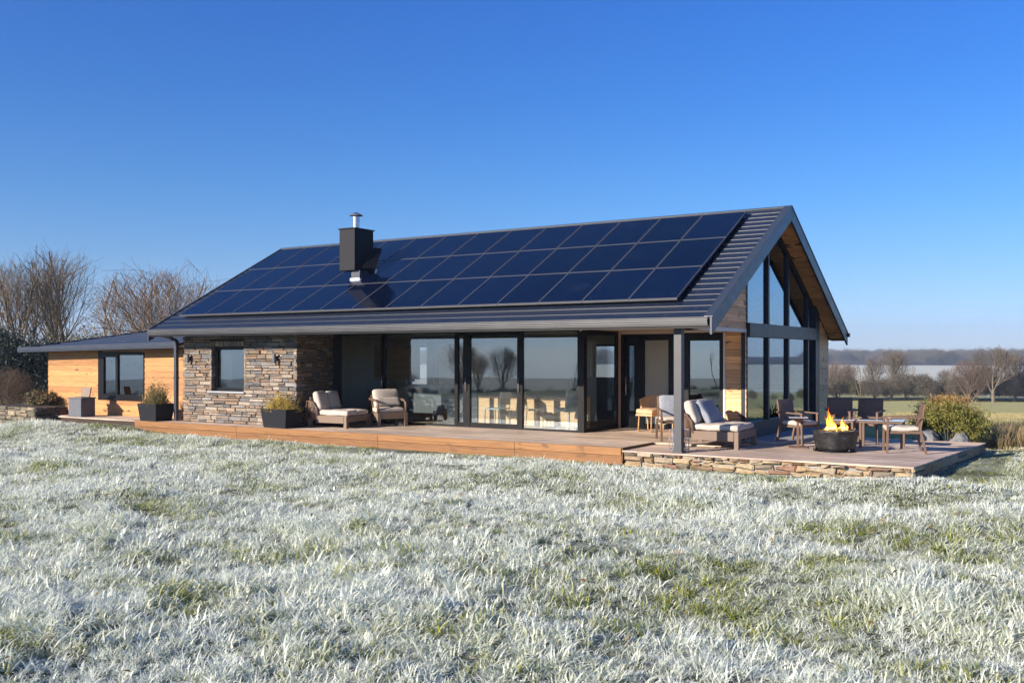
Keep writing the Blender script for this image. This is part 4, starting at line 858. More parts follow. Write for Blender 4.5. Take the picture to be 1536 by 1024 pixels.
def tongue(mb, x, y, h, w, seed):
    q = random.Random(seed); n = 14; pts = []; rr_ = []; a, b = q.uniform(0, 6), q.uniform(0, 6)
    for k in range(n + 1):
        u = k / n; pts.append((x + .10 * w / .08 * u * math.sin(a + u * 5.) * .6, y + .04 * u * math.sin(b + u * 5), .33 + h * u)); rr_.append(max(.002, w * (math.sin(math.pi * min(1, u * .86 + .22)) ** 1.15) * (1 - u * .55) * (1 + .22 * math.sin(b + u * 11))))
    mb.tube(pts, rr_, 12)
fd = (.33, .94)   # cross-view axis for spreading the tongues
for (u, h, w, sd) in ((-.09, .42, .075, 1), (-.15, .26, .06, 2), (-.03, .30, .07, 3), (.16, .26, .065, 4), (.10, .17, .06, 5), (.20, .15, .045, 6), (-.12, .33, .05, 7), (.03, .12, .06, 8), (.14, .20, .05, 9)):
    mb = MB(); tongue(mb, u * CC, u * SS, h * 1.2, w * .95, sd); mb.build('flame', MAT['flame'], e, smooth=True)

# ------------------------------------------------------------------ foliage helpers
def leaf_quads(cent, size, q, asp=2.2, upb=0., cols=None, nrm=None):
    n = len(cent); d = q.normal(0, 1, (n, 3)); d[:, 2] += upb; d /= np.linalg.norm(d, axis=1)[:, None]
    s = np.cross(d, q.normal(0, 1, (n, 3))); s /= np.linalg.norm(s, axis=1)[:, None]; L = size * q.uniform(.6, 1.3, n)
    a = d * L[:, None] * .5; b = s * (L / asp)[:, None] * .5; m_ = cent
    V = np.stack([m_ - a, m_ + b, m_ + a, m_ - b], 1).reshape(-1, 3); F = np.arange(4 * n).reshape(-1, 4)
    C = np.array(cols)[q.integers(0, len(cols), n)] * q.uniform(.6, 1.35, n)[:, None]; return V, F, C
def clumpy(n, radii, q, nclump=40, spread=.28, shell=.55, flat=0):
    d = q.normal(0, 1, (nclump, 3)); d /= np.linalg.norm(d, axis=1)[:, None]; d[:, 2] = np.where(d[:, 2] < -flat, -d[:, 2] * .6, d[:, 2])
    c = d * (shell + (1 - shell) * q.random((nclump, 1))) ; k = q.integers(0, nclump, n); p = c[k] + q.normal(0, spread, (n, 3)) * q.uniform(.5, 1.2, (nclump, 1))[k]; return p * np.array(radii)
def stems(mb_, n, rad0, spread, h, q, r=.006, base=0):
    for k in range(n):
        a = q.uniform(0, 6.28); rr_ = rad0 * math.sqrt(q.random()); b = q.uniform(0, 6.28); s = q.uniform(.3, 1) * spread; hh = h * q.uniform(.6, 1.)
        p = Vector((rr_ * math.cos(a), rr_ * math.sin(a), base)); e_ = p + Vector((s * math.cos(a), s * math.sin(a), hh)); m_ = (p + e_) / 2 + Vector((0, 0, hh * .12)); mb_.tube([p, m_, e_], [r, r * .8, r * .3], 4)
GREEN_D = [(.02, .035, .012), (.035, .05, .018), (.05, .07, .02)]; OLIVE = [(.16, .15, .04), (.22, .20, .05), (.11, .12, .035), (.30, .25, .07)]
def upright_bush(e, cx, cy, bz, radii, n, size, cols, seed, asp=7, upb=1.6, name='foliage', spread=.22, nstem=26):
    q = np.random.default_rng(seed); p = clumpy(n, radii, q, 60, spread, .25, .1); p[:, 2] = np.abs(p[:, 2]) ; p += np.array([cx, cy, bz])
    V, F, C = leaf_quads(p, size, q, asp, upb, cols); np_mesh(name, V, F, MAT['leaf'], C, e)
    mb = MB(); mb.M = Matrix.Translation((cx, cy, bz)); mb.col = (1, .9, .7); stems(mb, nstem, radii[0] * .3, radii[0] * .8, radii[2] * .95, random.Random(seed)); mb.build('stem', MAT['bark'], e)
def planter(loc, rz, W, Dp, H, label, plant_cols, pr, n, taper=.84, seed=1, size=.07):
    e = empty('planter', (*loc, DZ), rz, label, 'planter', 'dark square planters on the deck'); mb = MB(); w, d = W / 2, Dp / 2
    def ring(s_, z): return [(-w * s_, -d * s_, z), (w * s_, -d * s_, z), (w * s_, d * s_, z), (-w * s_, d * s_, z)]
    vs = ring(taper, .0) + ring(1, H) + ring(.93, H) + ring(.92, H - .07); fs = [(3, 2, 1, 0)] + [(4 * l + i_, 4 * l + (i_ + 1) % 4, 4 * l + 4 + (i_ + 1) % 4, 4 * l + 4 + i_) for l in range(3) for i_ in range(4)]
    mb.add(vs, fs); mb.build('pot', MAT['planter_resin'], e, bevel=.006); mb = MB(); mb.add(ring(.925, H - .065), [(0, 1, 2, 3)]); mb.build('soil', MAT['soil'], e)
    upright_bush(e, 0, 0, H - .07, pr, n, size, plant_cols, seed)
planter((-17.55, 17.0), R(-6), 1.0, .52, .46, 'dark resin planter with golden shrub at the right of the stone wall', [(.60, .40, .07), (.45, .36, .07), (.66, .47, .12), (.30, .27, .06)], (.46, .28, .44), 6500, seed=2, size=.065)
planter((-22.30, 17.0), R(0), .78, .62, .46, 'dark resin planter with green brown upright shrub beside the downpipe', [(.22, .20, .06), (.14, .14, .045), (.30, .24, .09), (.32, .19, .09)], (.36, .30, .54), 5200, seed=3, size=.09)
# storage box with lifted lid
e = empty('storage_box', (-25.62, 17.02, DZ), R(8), 'grey storage box with an upright panel leaning behind it by the cedar wall', 'storage box')
mb = MB(); mb.prism([(-.28, -.25, 0), (.22, -.25, 0), (.26, .22, 0), (-.26, .22, 0)], (0, 0, .52)); mb.build('box', MAT['bin_grey'], e, bevel=.01)
mb = MB(); mb.box(-.31, .27, -.27, .25, .52, .555); mb.build('lid', MAT['bin_grey'], e, bevel=.008)
mb = MB(); mb.M = Matrix.Translation((-.02, .12, .556)) @ Matrix.Rotation(R(-12), 4, 'X'); mb.box(-.17, .17, -.02, .02, 0, .28); mb.build('panel', MAT['rattan_side'], e, bevel=.006)
# low stone wall and shrubs at far left
e = empty('garden_wall', (-28.5, 17.0, 0), 0, 'low dry stone garden wall at the far left of the deck', 'wall'); mb = MB(); HL = Vector((-28.5, 17, 0))
a = Vector((-30.6, 16.6, 0)); b = Vector((-26.9, 16.35, 0)); U = (b - a).normalized(); stone_wall(mb, a, U, (U.y, -U.x, 0), (b - a).length, -.05, .50, [], 91, [(.30, .26, .19), (.24, .21, .16), (.36, .31, .22), (.18, .17, .13)], hr=(.13, .2), lr=(.18, .4), out=.05, ch=.03, jit=.02)
stone_wall(mb, b, (0, 1, 0), (1, 0, 0), 1.0, -.05, .50, [], 92, [(.2, .18, .14)], hr=(.13, .2), lr=(.2, .4), out=.03, ch=.03, jit=.02); part(mb, 'wall_stones', 'rubble_stone', e)
mb = MB(); mb.prism([a + Vector((0, .03, 0)), b + Vector((-.03, .03, 0)), (-26.93, 17.4, 0), (-30.6, 17.6, 0)], (0, 0, .49)); part(mb, 'wall_core', 'soil', e); HL = HLs
def bush_thing(name, loc, bz, radii, n, size, cols, label, seed, asp=2.2, upb=.3, spread=.2, nclump=60, cat='shrub', shell=.5, group=None):
    e = empty(name, (*loc, bz), 0, label, cat, group); q = np.random.default_rng(seed); p = clumpy(n, radii, q, nclump, spread, shell, .3); p[:, 2] = np.maximum(p[:, 2] + radii[2] * .75, .02)
    V, F, C = leaf_quads(p, size, q, asp, upb, cols); np_mesh('foliage', V, F, MAT['leaf'], C, e)
    mb = MB(); stems(mb, 40, radii[0] * .25, radii[0] * .7, radii[2] * 1.5, random.Random(seed), .012); mb.build('stem', MAT['bark'], e); return e
bush_thing('heather_shrub', at(62, 30), .42, (.55, .4, .30), 3500, .07, [(.22, .13, .07), (.13, .11, .05), (.18, .16, .06)], 'low russet shrub behind the dry stone garden wall', 5)
bush_thing('green_shrub', at(83, 30.4), .42, (.32, .32, .26), 2200, .08, OLIVE, 'small olive green shrub beside the grey storage box', 6)
bush_thing('evergreen_shrub', at(18, 40), 0, (2.1, 1.8, 1.75), 26000, .13, [(.012, .028, .022), (.02, .04, .032), (.03, .05, .04)], 'dense blue green evergreen behind the bare red brown bush', 7, spread=.16, nclump=120)
bush_thing('evergreen_shrub', at(55, 46), -.3, (2.6, 2.0, 1.5), 24000, .14, [(.015, .022, .012), (.03, .038, .02)], 'dark evergreen shrub just left of the annexe corner', 8, spread=.16, nclump=120)
e = empty('golden_shrub', (-3.35, 22.75, -.05), 0, 'rounded golden green shrub growing behind the terrace corner', 'shrub'); q = np.random.default_rng(9)
p = clumpy(26000, (.72, .60, .50), q, 60, .20, .5, .4); p[:, 2] = np.maximum(p[:, 2] + .56, .0); V, F, C = leaf_quads(p, .05, q, 2.6, .8, [(.22, .22, .04), (.28, .26, .05), (.17, .18, .035), (.13, .15, .03), (.30, .25, .06)]); np_mesh('foliage', V, F, MAT['leaf'], C, e)
p = clumpy(1600, (.5, .4, .2), q, 30, .25, .5, .4) + np.array([0, .1, 1.0]); V, F, C = leaf_quads(p, .09, q, 9, 2.5, [(.42, .20, .06), (.38, .26, .1)]); np_mesh('dry_tips', V, F, MAT['leaf'], C, e)
mb = MB(); stems(mb, 30, .2, .5, .8, random.Random(2), .012); mb.build('stem', MAT['bark'], e)
def boulder(name, loc, size, seed, label):
    q = random.Random(seed); mb = MB(); vs = []; n = 12; fs = []
    ph = [q.uniform(0, 6) for _ in range(6)]
    for i_ in range(n + 1):
        for j_ in range(2 * n):
            th = math.pi * i_ / n; a = math.pi * j_ / n; d = Vector((math.sin(th) * math.cos(a), math.sin(th) * math.sin(a), math.cos(th)))
            k = 1 + .16 * math.sin(3 * d.x + ph[0]) + .14 * math.sin(4 * d.y + ph[1]) + .12 * math.sin(5 * d.z + ph[2] + d.x * 3); k = round(k * 7) / 7
            vs.append((d.x * size[0] * k, d.y * size[1] * k, size[2] * (.75 + d.z * k)))
    for i_ in range(n):
        for j_ in range(2 * n): fs.append((i_ * 2 * n + j_, (i_ + 1) * 2 * n + j_, (i_ + 1) * 2 * n + (j_ + 1) % (2 * n), i_ * 2 * n + (j_ + 1) % (2 * n)))
    mb.add(vs, fs); o = mb.build(name, MAT['grey_stone'], None, merge=True); o.location = loc; tag(o, label, 'boulder', 'boulders under the golden shrub')
boulder('boulder', (-3.72, 22.2, .0), (.26, .2, .24), 1, 'rough pale grey boulder at the left foot of the golden shrub'); boulder('boulder', (-3.08, 22.25, -.05), (.2, .18, .22), 4, 'smaller dark boulder at the right foot of the golden shrub')
# spiky plant at the end of the gable
e = empty('spiky_plant', (-5.9, 24.2, .2), 0, 'dark spiky leaved plant at the far corner of the gable', 'plant'); q = random.Random(3); mb = MB()
for k in range(70):
    a = q.uniform(0, 6.28); s = q.uniform(.1, .55); h = q.uniform(.3, .62); w = .018; c = q.choice(GREEN_D); d = Vector((math.cos(a), math.sin(a), 0)); sd = Vector((-d.y, d.x, 0)); o_ = d * .05 + sd * q.uniform(-.1, .1)
    P = [o_, o_ + d * s * .4 + Vector((0, 0, h * .7)), o_ + d * s + Vector((0, 0, h))]; mb.add([P[0] - sd * w, P[0] + sd * w, P[1] + sd * w, P[1] - sd * w, P[2]], [(0, 1, 2, 3), (3, 2, 4)], c)
mb.build('leaves', MAT['leaf'], e); mb = MB(); mb.lathe([(.2, 0), (.24, .22), (.2, .22), (.18, .15)], 0, 0, 20); mb.build('pot', MAT['planter_resin'], e)
e.location.z = TZ

# ------------------------------------------------------------------ bare winter trees
def bare_tree_segs(H, W, seed, trunk=.25, stems_=1, dens=1., levels=4):
    q = random.Random(seed); S = []; T = []
    def outside(p, lv):
        rr_ = math.hypot(p.x, p.y) / (W / 2); zz = (p.z - .56 * H) / (.44 * H if p.z > .56 * H else .50 * H)
        a_ = math.atan2(p.y, p.x); lim = 1. + .16 * math.sin(3 * a_ + seed) + .12 * math.sin(5 * a_ + p.z * 9 / H + seed * 2)
        if stems_ == 1 and lv > 1 and p.z < (.24 + .10 * rr_) * H: return True
        return rr_ * rr_ + zz * zz > q.uniform(.74, 1.05) * lim * (1.25 if lv > 3 else 1) and p.z > .12 * H
    def grow(p, d, L, r, lv):
        n = max(3, int(L / (.055 * H)) if lv < 3 else 3); st = L / n; pts = [p]
        for k in range(n):
            j = .10 + .05 * lv; d = (d + Vector((q.uniform(-j, j), q.uniform(-j, j), q.uniform(-j, j) + (.06 if lv else .02)))).normalized(); p2 = p + d * st
            if outside(p2, lv): return
            r2 = max(r * (1 - .75 / n), .006)
            (T if lv < 2 else S).append((p, p2, r, r2)); 
            if lv < levels and k > (0 if lv else n * trunk * 2):
                nb = (1.3 if lv == 0 else 2.0 if lv < 3 else 2.4) * dens; nb = int(nb) + (q.random() < nb % 1)
                for _ in range(nb):
                    a = q.uniform(0, 6.28); t1 = d.orthogonal().normalized(); t2 = d.cross(t1); o = t1 * math.cos(a) + t2 * math.sin(a); sp = q.uniform(.45, 1.0) * (W / H * 1.3 if lv < 2 else 1.)
                    grow(p2, (d + o * sp + Vector((0, 0, .25 if lv < 2 else .12))).normalized(), L * q.uniform(.42, .70) * (1 if lv else 1.05), r2 * q.uniform(.42, .62), lv + 1)
            p, r = p2, r2
    for s in range(stems_):
        a = q.uniform(0, 6.28); sp = 0 if stems_ == 1 else q.uniform(.1, .45) * W / H * 1.6
        if stems_ == 1:
            base = Vector((0, 0, 0)); top = Vector((q.uniform(-.02, .02) * H, q.uniform(-.02, .02) * H, H * trunk)); T.append((base, top, H * .028, H * .022))
            for k in range(6): b = k * 1.05 + q.uniform(-.3, .3); s2 = q.uniform(.25, .75) * W / H * 1.15 if k else .05; grow(top + Vector((0, 0, -H * .02 * k)), Vector((s2 * math.cos(b), s2 * math.sin(b), 1)).normalized(), H * q.uniform(.75, .95), H * .012, 1)
        else: grow(Vector((.02 * H * math.cos(a), .02 * H * math.sin(a), 0)), Vector((sp * math.cos(a), sp * math.sin(a), 1)).normalized(), H * q.uniform(.9, 1.15), H * .011, 0 if stems_ < 4 else 1)
    return T, S
def seg_mesh(name, S, sides, rmin, mat_, col, parent, link=True):
    A_ = np.array([list(s[0]) for s in S]); B_ = np.array([list(s[1]) for s in S]); ra = np.maximum([s[2] for s in S], rmin); rb = np.maximum([s[3] for s in S], rmin * .8)
    d = B_ - A_; d /= np.linalg.norm(d, axis=1)[:, None] + 1e-9; u = np.cross(d, np.array([.31, .52, .79])); u /= np.linalg.norm(u, axis=1)[:, None] + 1e-9; w = np.cross(d, u); V = []
    for P, r in ((A_, ra), (B_, rb)):
        for k in range(sides): a = 2 * np.pi * k / sides; V.append(P + (u * math.cos(a) + w * math.sin(a)) * r[:, None])
    V = np.stack(V, 1).reshape(-1, 3); b = np.arange(len(S))[:, None] * 2 * sides; F = np.stack([np.concatenate([b + k, b + (k + 1) % sides, b + sides + (k + 1) % sides, b + sides + k], 1) for k in range(sides)], 1).reshape(-1, 4)
    C = np.tile(np.array(col), (len(F), 1)) * np.repeat(rng.uniform(.75, 1.25, len(S)), sides)[:, None]
    return np_mesh(name, V, F, mat_, C, parent, link=link)
PROT = {}
def proto_tree(key, H, W, seed, rmin, tcol, ccol, **kw):
    T, S = bare_tree_segs(H, W, seed, **kw); PROT[key] = (seg_mesh('trunk', T, 6, .02, MAT['bark'], tcol, None, False).data, seg_mesh('crown', S, 3, rmin, MAT['bark'], ccol, None, False).data, float(np.percentile([s_[1][2] for s_ in S], 99.3)))
TC, CB = (1.25, 1.15, .95), (1.35, 1.12, .92)
proto_tree('oak', 10, 9, 3, .010, TC, CB, dens=.66); proto_tree('ash', 10, 7.5, 4, .010, TC, (1.35, 1.1, .9), dens=.62); proto_tree('round', 8, 8.5, 5, .010, (1.2, 1.0, .8), (1.5, 1.1, .9), stems_=7, dens=.64, levels=4); proto_tree('thin', 9, 6, 6, .010, (1.6, 1.3, .9), (1.6, 1.3, 1.0), stems_=3, dens=.72)
print('tree polys', {k: (len(v[0].polygons), len(v[1].polygons)) for k, v in PROT.items()})
def bare_tree(key, px, d, top_y, label, group, wide=1., rot=None, xy=None, name='bare_tree', gz=None):
    x, y = xy or at(px, d); z = float(ground_z(x, y)) if gz is None else gz; Ht = EYE + (534 - top_y) * d / FL - z; s = Ht / PROT[key][2]
    e = empty(name, (x, y, z - .1), rnd.uniform(0, 6.28) if rot is None else rot, label, 'tree', group); e.scale = (s * wide, s * wide, s)
    for nm, me in (('trunk', PROT[key][0]), ('crown', PROT[key][1])): o = bpy.data.objects.new(nm, me); COL.objects.link(o); o.parent = e
    return e
GL = 'bare trees behind the annexe'
bare_tree('ash', 28, 62, 388, 'tall bare tree at the left edge, behind the dark evergreen', GL, .78); bare_tree('oak', 92, 66, 374, 'tallest bare tree with a dark trunk rising behind the annexe roof', GL, .80); bare_tree('round', 12, 31, 548, 'bare red brown shrub behind the dry stone garden wall', None, 1.0, name='bare_shrub', gz=.15)
bare_tree('thin', 150, 74, 410, 'thinner bare tree between the tallest tree and the round crowned tree', GL, .8); bare_tree('round', 242, 60, 402, 'round crowned bare tree standing alone beside the main roof verge', GL, 1.0)
pass
GR = 'bare trees in the far hedgerow'
for (key, px, d, ty, wd, lab) in (('oak', 1490, 175, 519, 1.15, 'big spreading bare tree at the right edge of the field'), ('ash', 1522, 182, 527, 1.1, 'bare tree cut by the right edge behind the spreading one'), ('oak', 1337, 190, 523, 1., 'tall bare tree halfway between the house and the spreading tree'), ('thin', 1293, 180, 540, 1.1, 'thin bare tree left of the tall halfway hedgerow tree'), ('round', 1256, 185, 541, 1., 'bushy bare tree right beside the gable wall'), ('thin', 1360, 185, 543, 1., 'leaning thin bare tree right of the tall halfway tree'), ('ash', 1418, 195, 552, 1., 'small bare tree above the low middle of the hedge'), ('ash', 1312, 195, 535, 1., 'pale bare tree tucked beside the tall halfway tree'), ('round', 1455, 178, 538, 1., 'many stemmed bare tree joined to the left of the spreading tree'), ('thin', 1392, 190, 556, .9, 'smallest bare tree in the dip of the hedge'), ('oak', 1275, 230, 546, 1., 'distant bare tree seen over the hedge near the gable')):
    bare_tree(key, px, d, ty, lab, GR, wd)
# trees to the far right and behind the viewer, seen as reflections
GB = 'trees across the lane, seen mirrored in the glass'
labs = ['bare tree mirrored in the glass panes', 'bare tree mirrored in the glass panes']
q = random.Random(12)
for k in range(15):
    x = -130 + k * 8.5 + q.uniform(-3, 3); y = -78 + q.uniform(-14, 10); key = q.choice(['oak', 'ash', 'round', 'thin']); s = q.uniform(.42, .85)
    e = empty('bare_tree', (x, y, float(ground_z(x, y)) - .1), q.uniform(0, 6), 'bare tree across the lane, seen only mirrored in the glass', 'tree', GB); e.scale = (s, s, s)
    for nm, me in (('trunk', PROT[key][0]), ('crown', PROT[key][1])): o = bpy.data.objects.new(nm, me); COL.objects.link(o); o.parent = e
q = random.Random(14)
for k in range(7):
    x = 2 + k * 7 + q.uniform(-2, 2); y = 105 + q.uniform(-14, 10); key = q.choice(['oak', 'ash', 'round']); s = q.uniform(.6, .95)
    e = empty('bare_tree', (x + 38, y, float(ground_z(x, y)) - .1), q.uniform(0, 6), 'bare field tree out of view, mirrored in the gable windows', 'tree', 'field trees mirrored in the gable windows'); e.scale = (s, s, s)
    for nm, me in (('trunk', PROT[key][0]), ('crown', PROT[key][1])): o = bpy.data.objects.new(nm, me); COL.objects.link(o); o.parent = e

# ------------------------------------------------------------------ masses: woodland, hedge, distant wood (stuff)
def brush_mesh(name, H, W, n, cols, seed, size=.35, asp=5):
    q = np.random.default_rng(seed); p = clumpy(n, (W / 2, W / 2, H * .45), q, 26, .25, .4, .3); p[:, 2] += H * .5; p[:, 2] = np.abs(p[:, 2]); V, F, C = leaf_quads(p, size, q, asp, .9, cols); return np_mesh(name, V, F, MAT['leaf'], C, link=False)
BR = [(.19, .155, .11), (.14, .12, .08), (.25, .20, .14), (.12, .11, .065)]; EG = [(.035, .05, .02), (.05, .06, .025), (.07, .075, .03)]; OLB = [(.13, .12, .05), (.17, .14, .06), (.09, .09, .04)]
br = [brush_mesh('b', 6, 5, 5200, BR, 1, .30, 7), brush_mesh('b', 6, 5, 5200, BR[::-1] + EG[:1], 2, .30, 7), brush_mesh('b', 5.5, 5, 6000, EG, 3, .26, 3), brush_mesh('b', 6, 5, 5500, OLB, 4, .28, 4)]
crowns = []
for key in ('oak', 'ash', 'thin'):
    o = bpy.data.objects.new('w', PROT[key][1]); crowns.append(o)
def mass(name, pts, scale, var, label, cat='woodland'):
    scale = scale * np.where(np.asarray(var) >= 4, .42, .82)
    n = len(pts); o = scatter(name, pts, scale, rng.uniform(0, 6.28, n), (np.zeros(n), np.zeros(n)), var, np.zeros(n), [bpy.data.objects.new('x', m_.data) for m_ in br + crowns], label); del cat; return o
P_ = []
for k in range(260):
    px = rng.uniform(-260, 330); d = rng.uniform(82, 125); x, y = at(px, d); s_max = {0: 1.0}; P_.append((x, y, float(ground_z(x, y)) - .2, d, px))
P_ = np.array(P_); topy = 458 + 12 * np.sin(P_[:, 4] / 23.) + 10 * np.sin(P_[:, 4] / 9. + 1) - 12 * np.clip((60 - P_[:, 4]) / 100, 0, 1); Hh = EYE + (534 - topy) * P_[:, 3] / FL - P_[:, 2]
mass('winter_woods', P_[:, :3], Hh / 6.6 * rng.uniform(.6, 1.02, len(P_)), rng.choice([0, 1, 2, 3, 3, 2, 2], len(P_)), 'brown and dark green winter wood filling in behind the bare trees on the left')
P_ = []
for k in range(520):
    px = rng.uniform(1150, 1900); d = rng.uniform(180, 200); x, y = at(px, d); P_.append((x, y, float(ground_z(x, y)) - .2, d, px))
P_ = np.array(P_); topy = 559 + 4 * np.sin(P_[:, 4] / 17.) + 3 * np.sin(P_[:, 4] / 7. + 1) - 8 * np.clip((P_[:, 4] - 1430) / 40, 0, 1) ; Hh = EYE + (534 - topy) * P_[:, 3] / FL - P_[:, 2]
mass('hedgerow_undergrowth', P_[:, :3], np.maximum(Hh, 1.5) / 5.2 * rng.uniform(.6, 1.05, len(P_)), rng.choice([0, 0, 1, 1, 2, 3, 4, 5, 6], len(P_)), 'tangled brown and green hedgerow at the far edge of the field', 'hedgerow')
P_ = []
for k in range(2600):
    a = rng.uniform(R(-12), R(48)); r = rng.uniform(930, 1500); lat = r * np.sin(a); dd = r * np.cos(a); x, y = lat * CC - dd * SS, lat * SS + dd * CC; P_.append((x, y, float(ground_z(x, y)) - 1))
P_ = np.array(P_); mass('distant_woods', P_, rng.uniform(1.6, 3.2, len(P_)), rng.choice([0, 1, 2, 3], len(P_)), 'long wooded hill fading blue on the horizon beyond the frosty field')
# woods all round behind the viewer for the mirrored horizon
P_ = []
for k in range(420):
    x = rng.uniform(-220, 60); y = rng.uniform(-118, -96); P_.append((x, y, float(ground_z(x, y)) - .2))
for k in range(120):
    x = rng.uniform(20, 120); y = rng.uniform(120, 150); P_.append((x, y, float(ground_z(x, y)) - .2))
P_ = np.array(P_); mass('roadside_undergrowth', P_, rng.uniform(.2, .5, len(P_)), rng.choice([0, 1, 2, 3, 2, 4], len(P_)), 'dark hedge line mirrored low in the window glass', 'hedgerow')

# ------------------------------------------------------------------ inside the glazed room
def desk(loc, W, label, H=.74, Dp=.6, rz=0):
    e = empty('office_desk', (*loc, .262), rz, label, 'desk'); mb = MB(); mb.box(-W / 2, W / 2, -Dp / 2, Dp / 2, H - .03, H); mb.build('desk_top', MAT['light_wood'], e, bevel=.004)
    mb = MB(); mb.box(-W / 2 + .01, W / 2 - .01, -Dp / 2 + .02, -Dp / 2 + .045, .02, H - .031); mb.build('front_panel', MAT['light_wood'], e)
    for sx in (-1, 1): mb = MB(); mb.box(sx * W / 2 - (.03 if sx > 0 else 0), sx * W / 2 + (0 if sx > 0 else .03), -Dp / 2 + .05, Dp / 2 - .02, 0, H - .031); mb.build('side_panel', MAT['light_wood'], e)
desk((-13.3, 20.75), 1.75, 'long light wood desk left of the black office chair'); desk((-11.75, 20.8), 1.1, 'light wood desk behind the black office chair'); desk((-17.6, 21.6), 1.9, 'light wood desk deep in the room behind the lounge seats')
def frame_chair(loc, rz, label, seat='pale_seat', fm='steel', name='office_chair'):
    e = empty(name, (*loc, .262), rz, label, 'chair'); mb = MB(); mb.box(-.22, .22, -.22, .22, .43, .46); mb.build('seat', MAT[seat], e, bevel=.008)
    mb = MB(); mb.cushion((-.235, 0, .70), (.03, .42, .32), RYm(R(-9)), .012, puff=0, n=4); mb.build('backrest', MAT[seat], e, smooth=True)
    for sy in (-1, 1):
        mb = MB(); mb.tube([(.21, sy * .23, 0), (.20, sy * .23, .43)], .014, 8); mb.build('leg', MAT[fm], e); mb = MB(); mb.tube([(-.25, sy * .23, 0), (-.21, sy * .23, .44), (-.26, sy * .23, .85)], .014, 8); mb.build('leg', MAT[fm], e)
GI = 'chairs inside the glazed room'
frame_chair((-13.25, 20.05), R(180), 'pale metal framed chair in front of the long desk'); frame_chair((-12.25, 20.05), R(10), 'metal framed chair beside the black office chair', 'light_wood'); frame_chair((-15.2, 20.8), R(100), 'dark chair with pale legs behind the middle glass pane', 'int_dark', 'pale_leg_wood'); frame_chair((-14.9, 21.6), R(60), 'dark wooden legged chair left of the black cabinet', 'int_dark', 'pale_leg_wood'); frame_chair((-16.0, 22.4), R(200), 'dark chair deep in the room behind the grey screen', 'int_dark', 'pale_leg_wood')
e = empty('office_chair', (-11.25, 20.1, .262), R(150), 'black shell office chair at the corner of the glass wall', 'chair'); mb = MB(); mb.cushion((0, 0, .47), (.46, .46, .07), None, .03, n=6); mb.build('seat', MAT['int_dark'], e, smooth=True)
mb = MB(); mb.cushion((-.23, 0, .72), (.06, .44, .46), RYm(R(-8)), .028, n=6, puff=.03); mb.build('backrest', MAT['int_dark'], e, smooth=True)
mb = MB(); mb.tube([(0, 0, .06), (0, 0, .44)], .025, 10); mb.build('column', MAT['steel'], e)
for k in range(5): a = k * 1.2566; mb = MB(); mb.tube([(0, 0, .1), (.28 * math.cos(a), .28 * math.sin(a), .05)], .016, 6); mb.lathe([(.02, 0), (.025, .02), (.02, .05)], .28 * math.cos(a), .28 * math.sin(a), 8); mb.build('leg', MAT['steel'], e)
def cabinet(name, loc, W, Dp, H, m, label, z=.262, cat='cabinet', doors=2):
    e = empty(name, (*loc, z), 0, label, cat); mb = MB(); mb.box(-W / 2, W / 2, -Dp / 2, Dp / 2, 0, H); mb.build('carcass', MAT[m], e, bevel=.004)
    for k in range(doors): a = -W / 2 + W * k / doors; mb = MB(); mb.box(a + .008, a + W / doors - .008, -Dp / 2 - .02, -Dp / 2 - .002, .02, H - .02); d_ = mb.build('door', MAT[m], e, bevel=.003); mb = MB(); mb.box(a + .03, a + .045, -Dp / 2 - .045, -Dp / 2 - .02, H * .4, H * .55); mb.build('handle', MAT['steel'], d_)
cabinet('filing_cabinet', (-14.35, 20.7), .5, .5, .86, 'int_dark', 'black filing cabinet at the left end of the long desk'); cabinet('wall_cabinet', (-19.0, 23.2), 1.5, .35, 1.0, 'light_wood', 'light wood wall cabinet high behind the first glass pane', 1.30); cabinet('tall_cupboard', (-16.2, 22.8), 1.4, .5, 2.1, 'light_wood', 'tall tan cupboard against the back wall behind the middle pane'); cabinet('bookcase', (-17.3, 23.0), .5, .4, 2.2, 'int_dark', 'dark upright bookcase between the wall cabinet and tall cupboard')
cabinet('storage_unit', (-12.5, 24.2), 1.8, .5, 1.15, 'int_teal', 'blue grey storage unit against the back wall at the right')
def screen(loc, rz, label):
    e = empty('desk_screen', (*loc, .262), rz, label, 'partition'); mb = MB(); mb.prism([(-.55, -.02, .25), (.55, -.02, .25), (.55, -.02, .85), (.45, -.02, 1.0), (-.55, -.02, 1.0)], (0, .04, 0)); mb.build('panel', MAT['int_teal'], e)
    for sx in (-.5, .5): mb = MB(); mb.tube([(sx, 0, 0), (sx, 0, .25)], .015, 8).bar((sx, -.18, .01), (sx, .18, .01), .03, .02); mb.build('foot', MAT['pale_leg_wood'], e)
screen((-15.75, 20.3), R(8), 'grey rounded desk screen right behind the single armchair'); screen((-14.9, 20.7), R(-5), 'grey rounded desk screen in the middle of the glazed room')
e = empty('desk_lamp', (-17.2, 21.6, 1.002), R(-20), 'small pale desk lamp on the deep desk', 'lamp'); mb = MB(); mb.lathe([(.08, 0), (.08, .02), (.01, .03)], 0, 0, 16).tube([(0, 0, .02), (.02, 0, .32)], .01, 6); mb.build('stand', MAT['steel'], e); mb = MB(); mb.lathe([(.12, .28), (.05, .44)], .02, 0, 16); mb.build('lamp_shade', MAT['pale_seat'], e)

# ------------------------------------------------------------------ haze
HAZE = True
if HAZE:
    mb = MB(); mb.box(-1500, 1250, -420, 1620, -34, 46); t = NT('haze'); v = t.N('VolumePrincipled'); v.inputs['Density'].default_value = .00042; v.inputs['Color'].default_value = (.74, .84, 1., 1); v.inputs['Anisotropy'].default_value = .2
    t.L(v.outputs[0], t.out.inputs['Volume']); o = mb.build('haze', t.m); tag(o, 'thin cold morning haze over the far fields and hills', 'haze', kind='stuff')

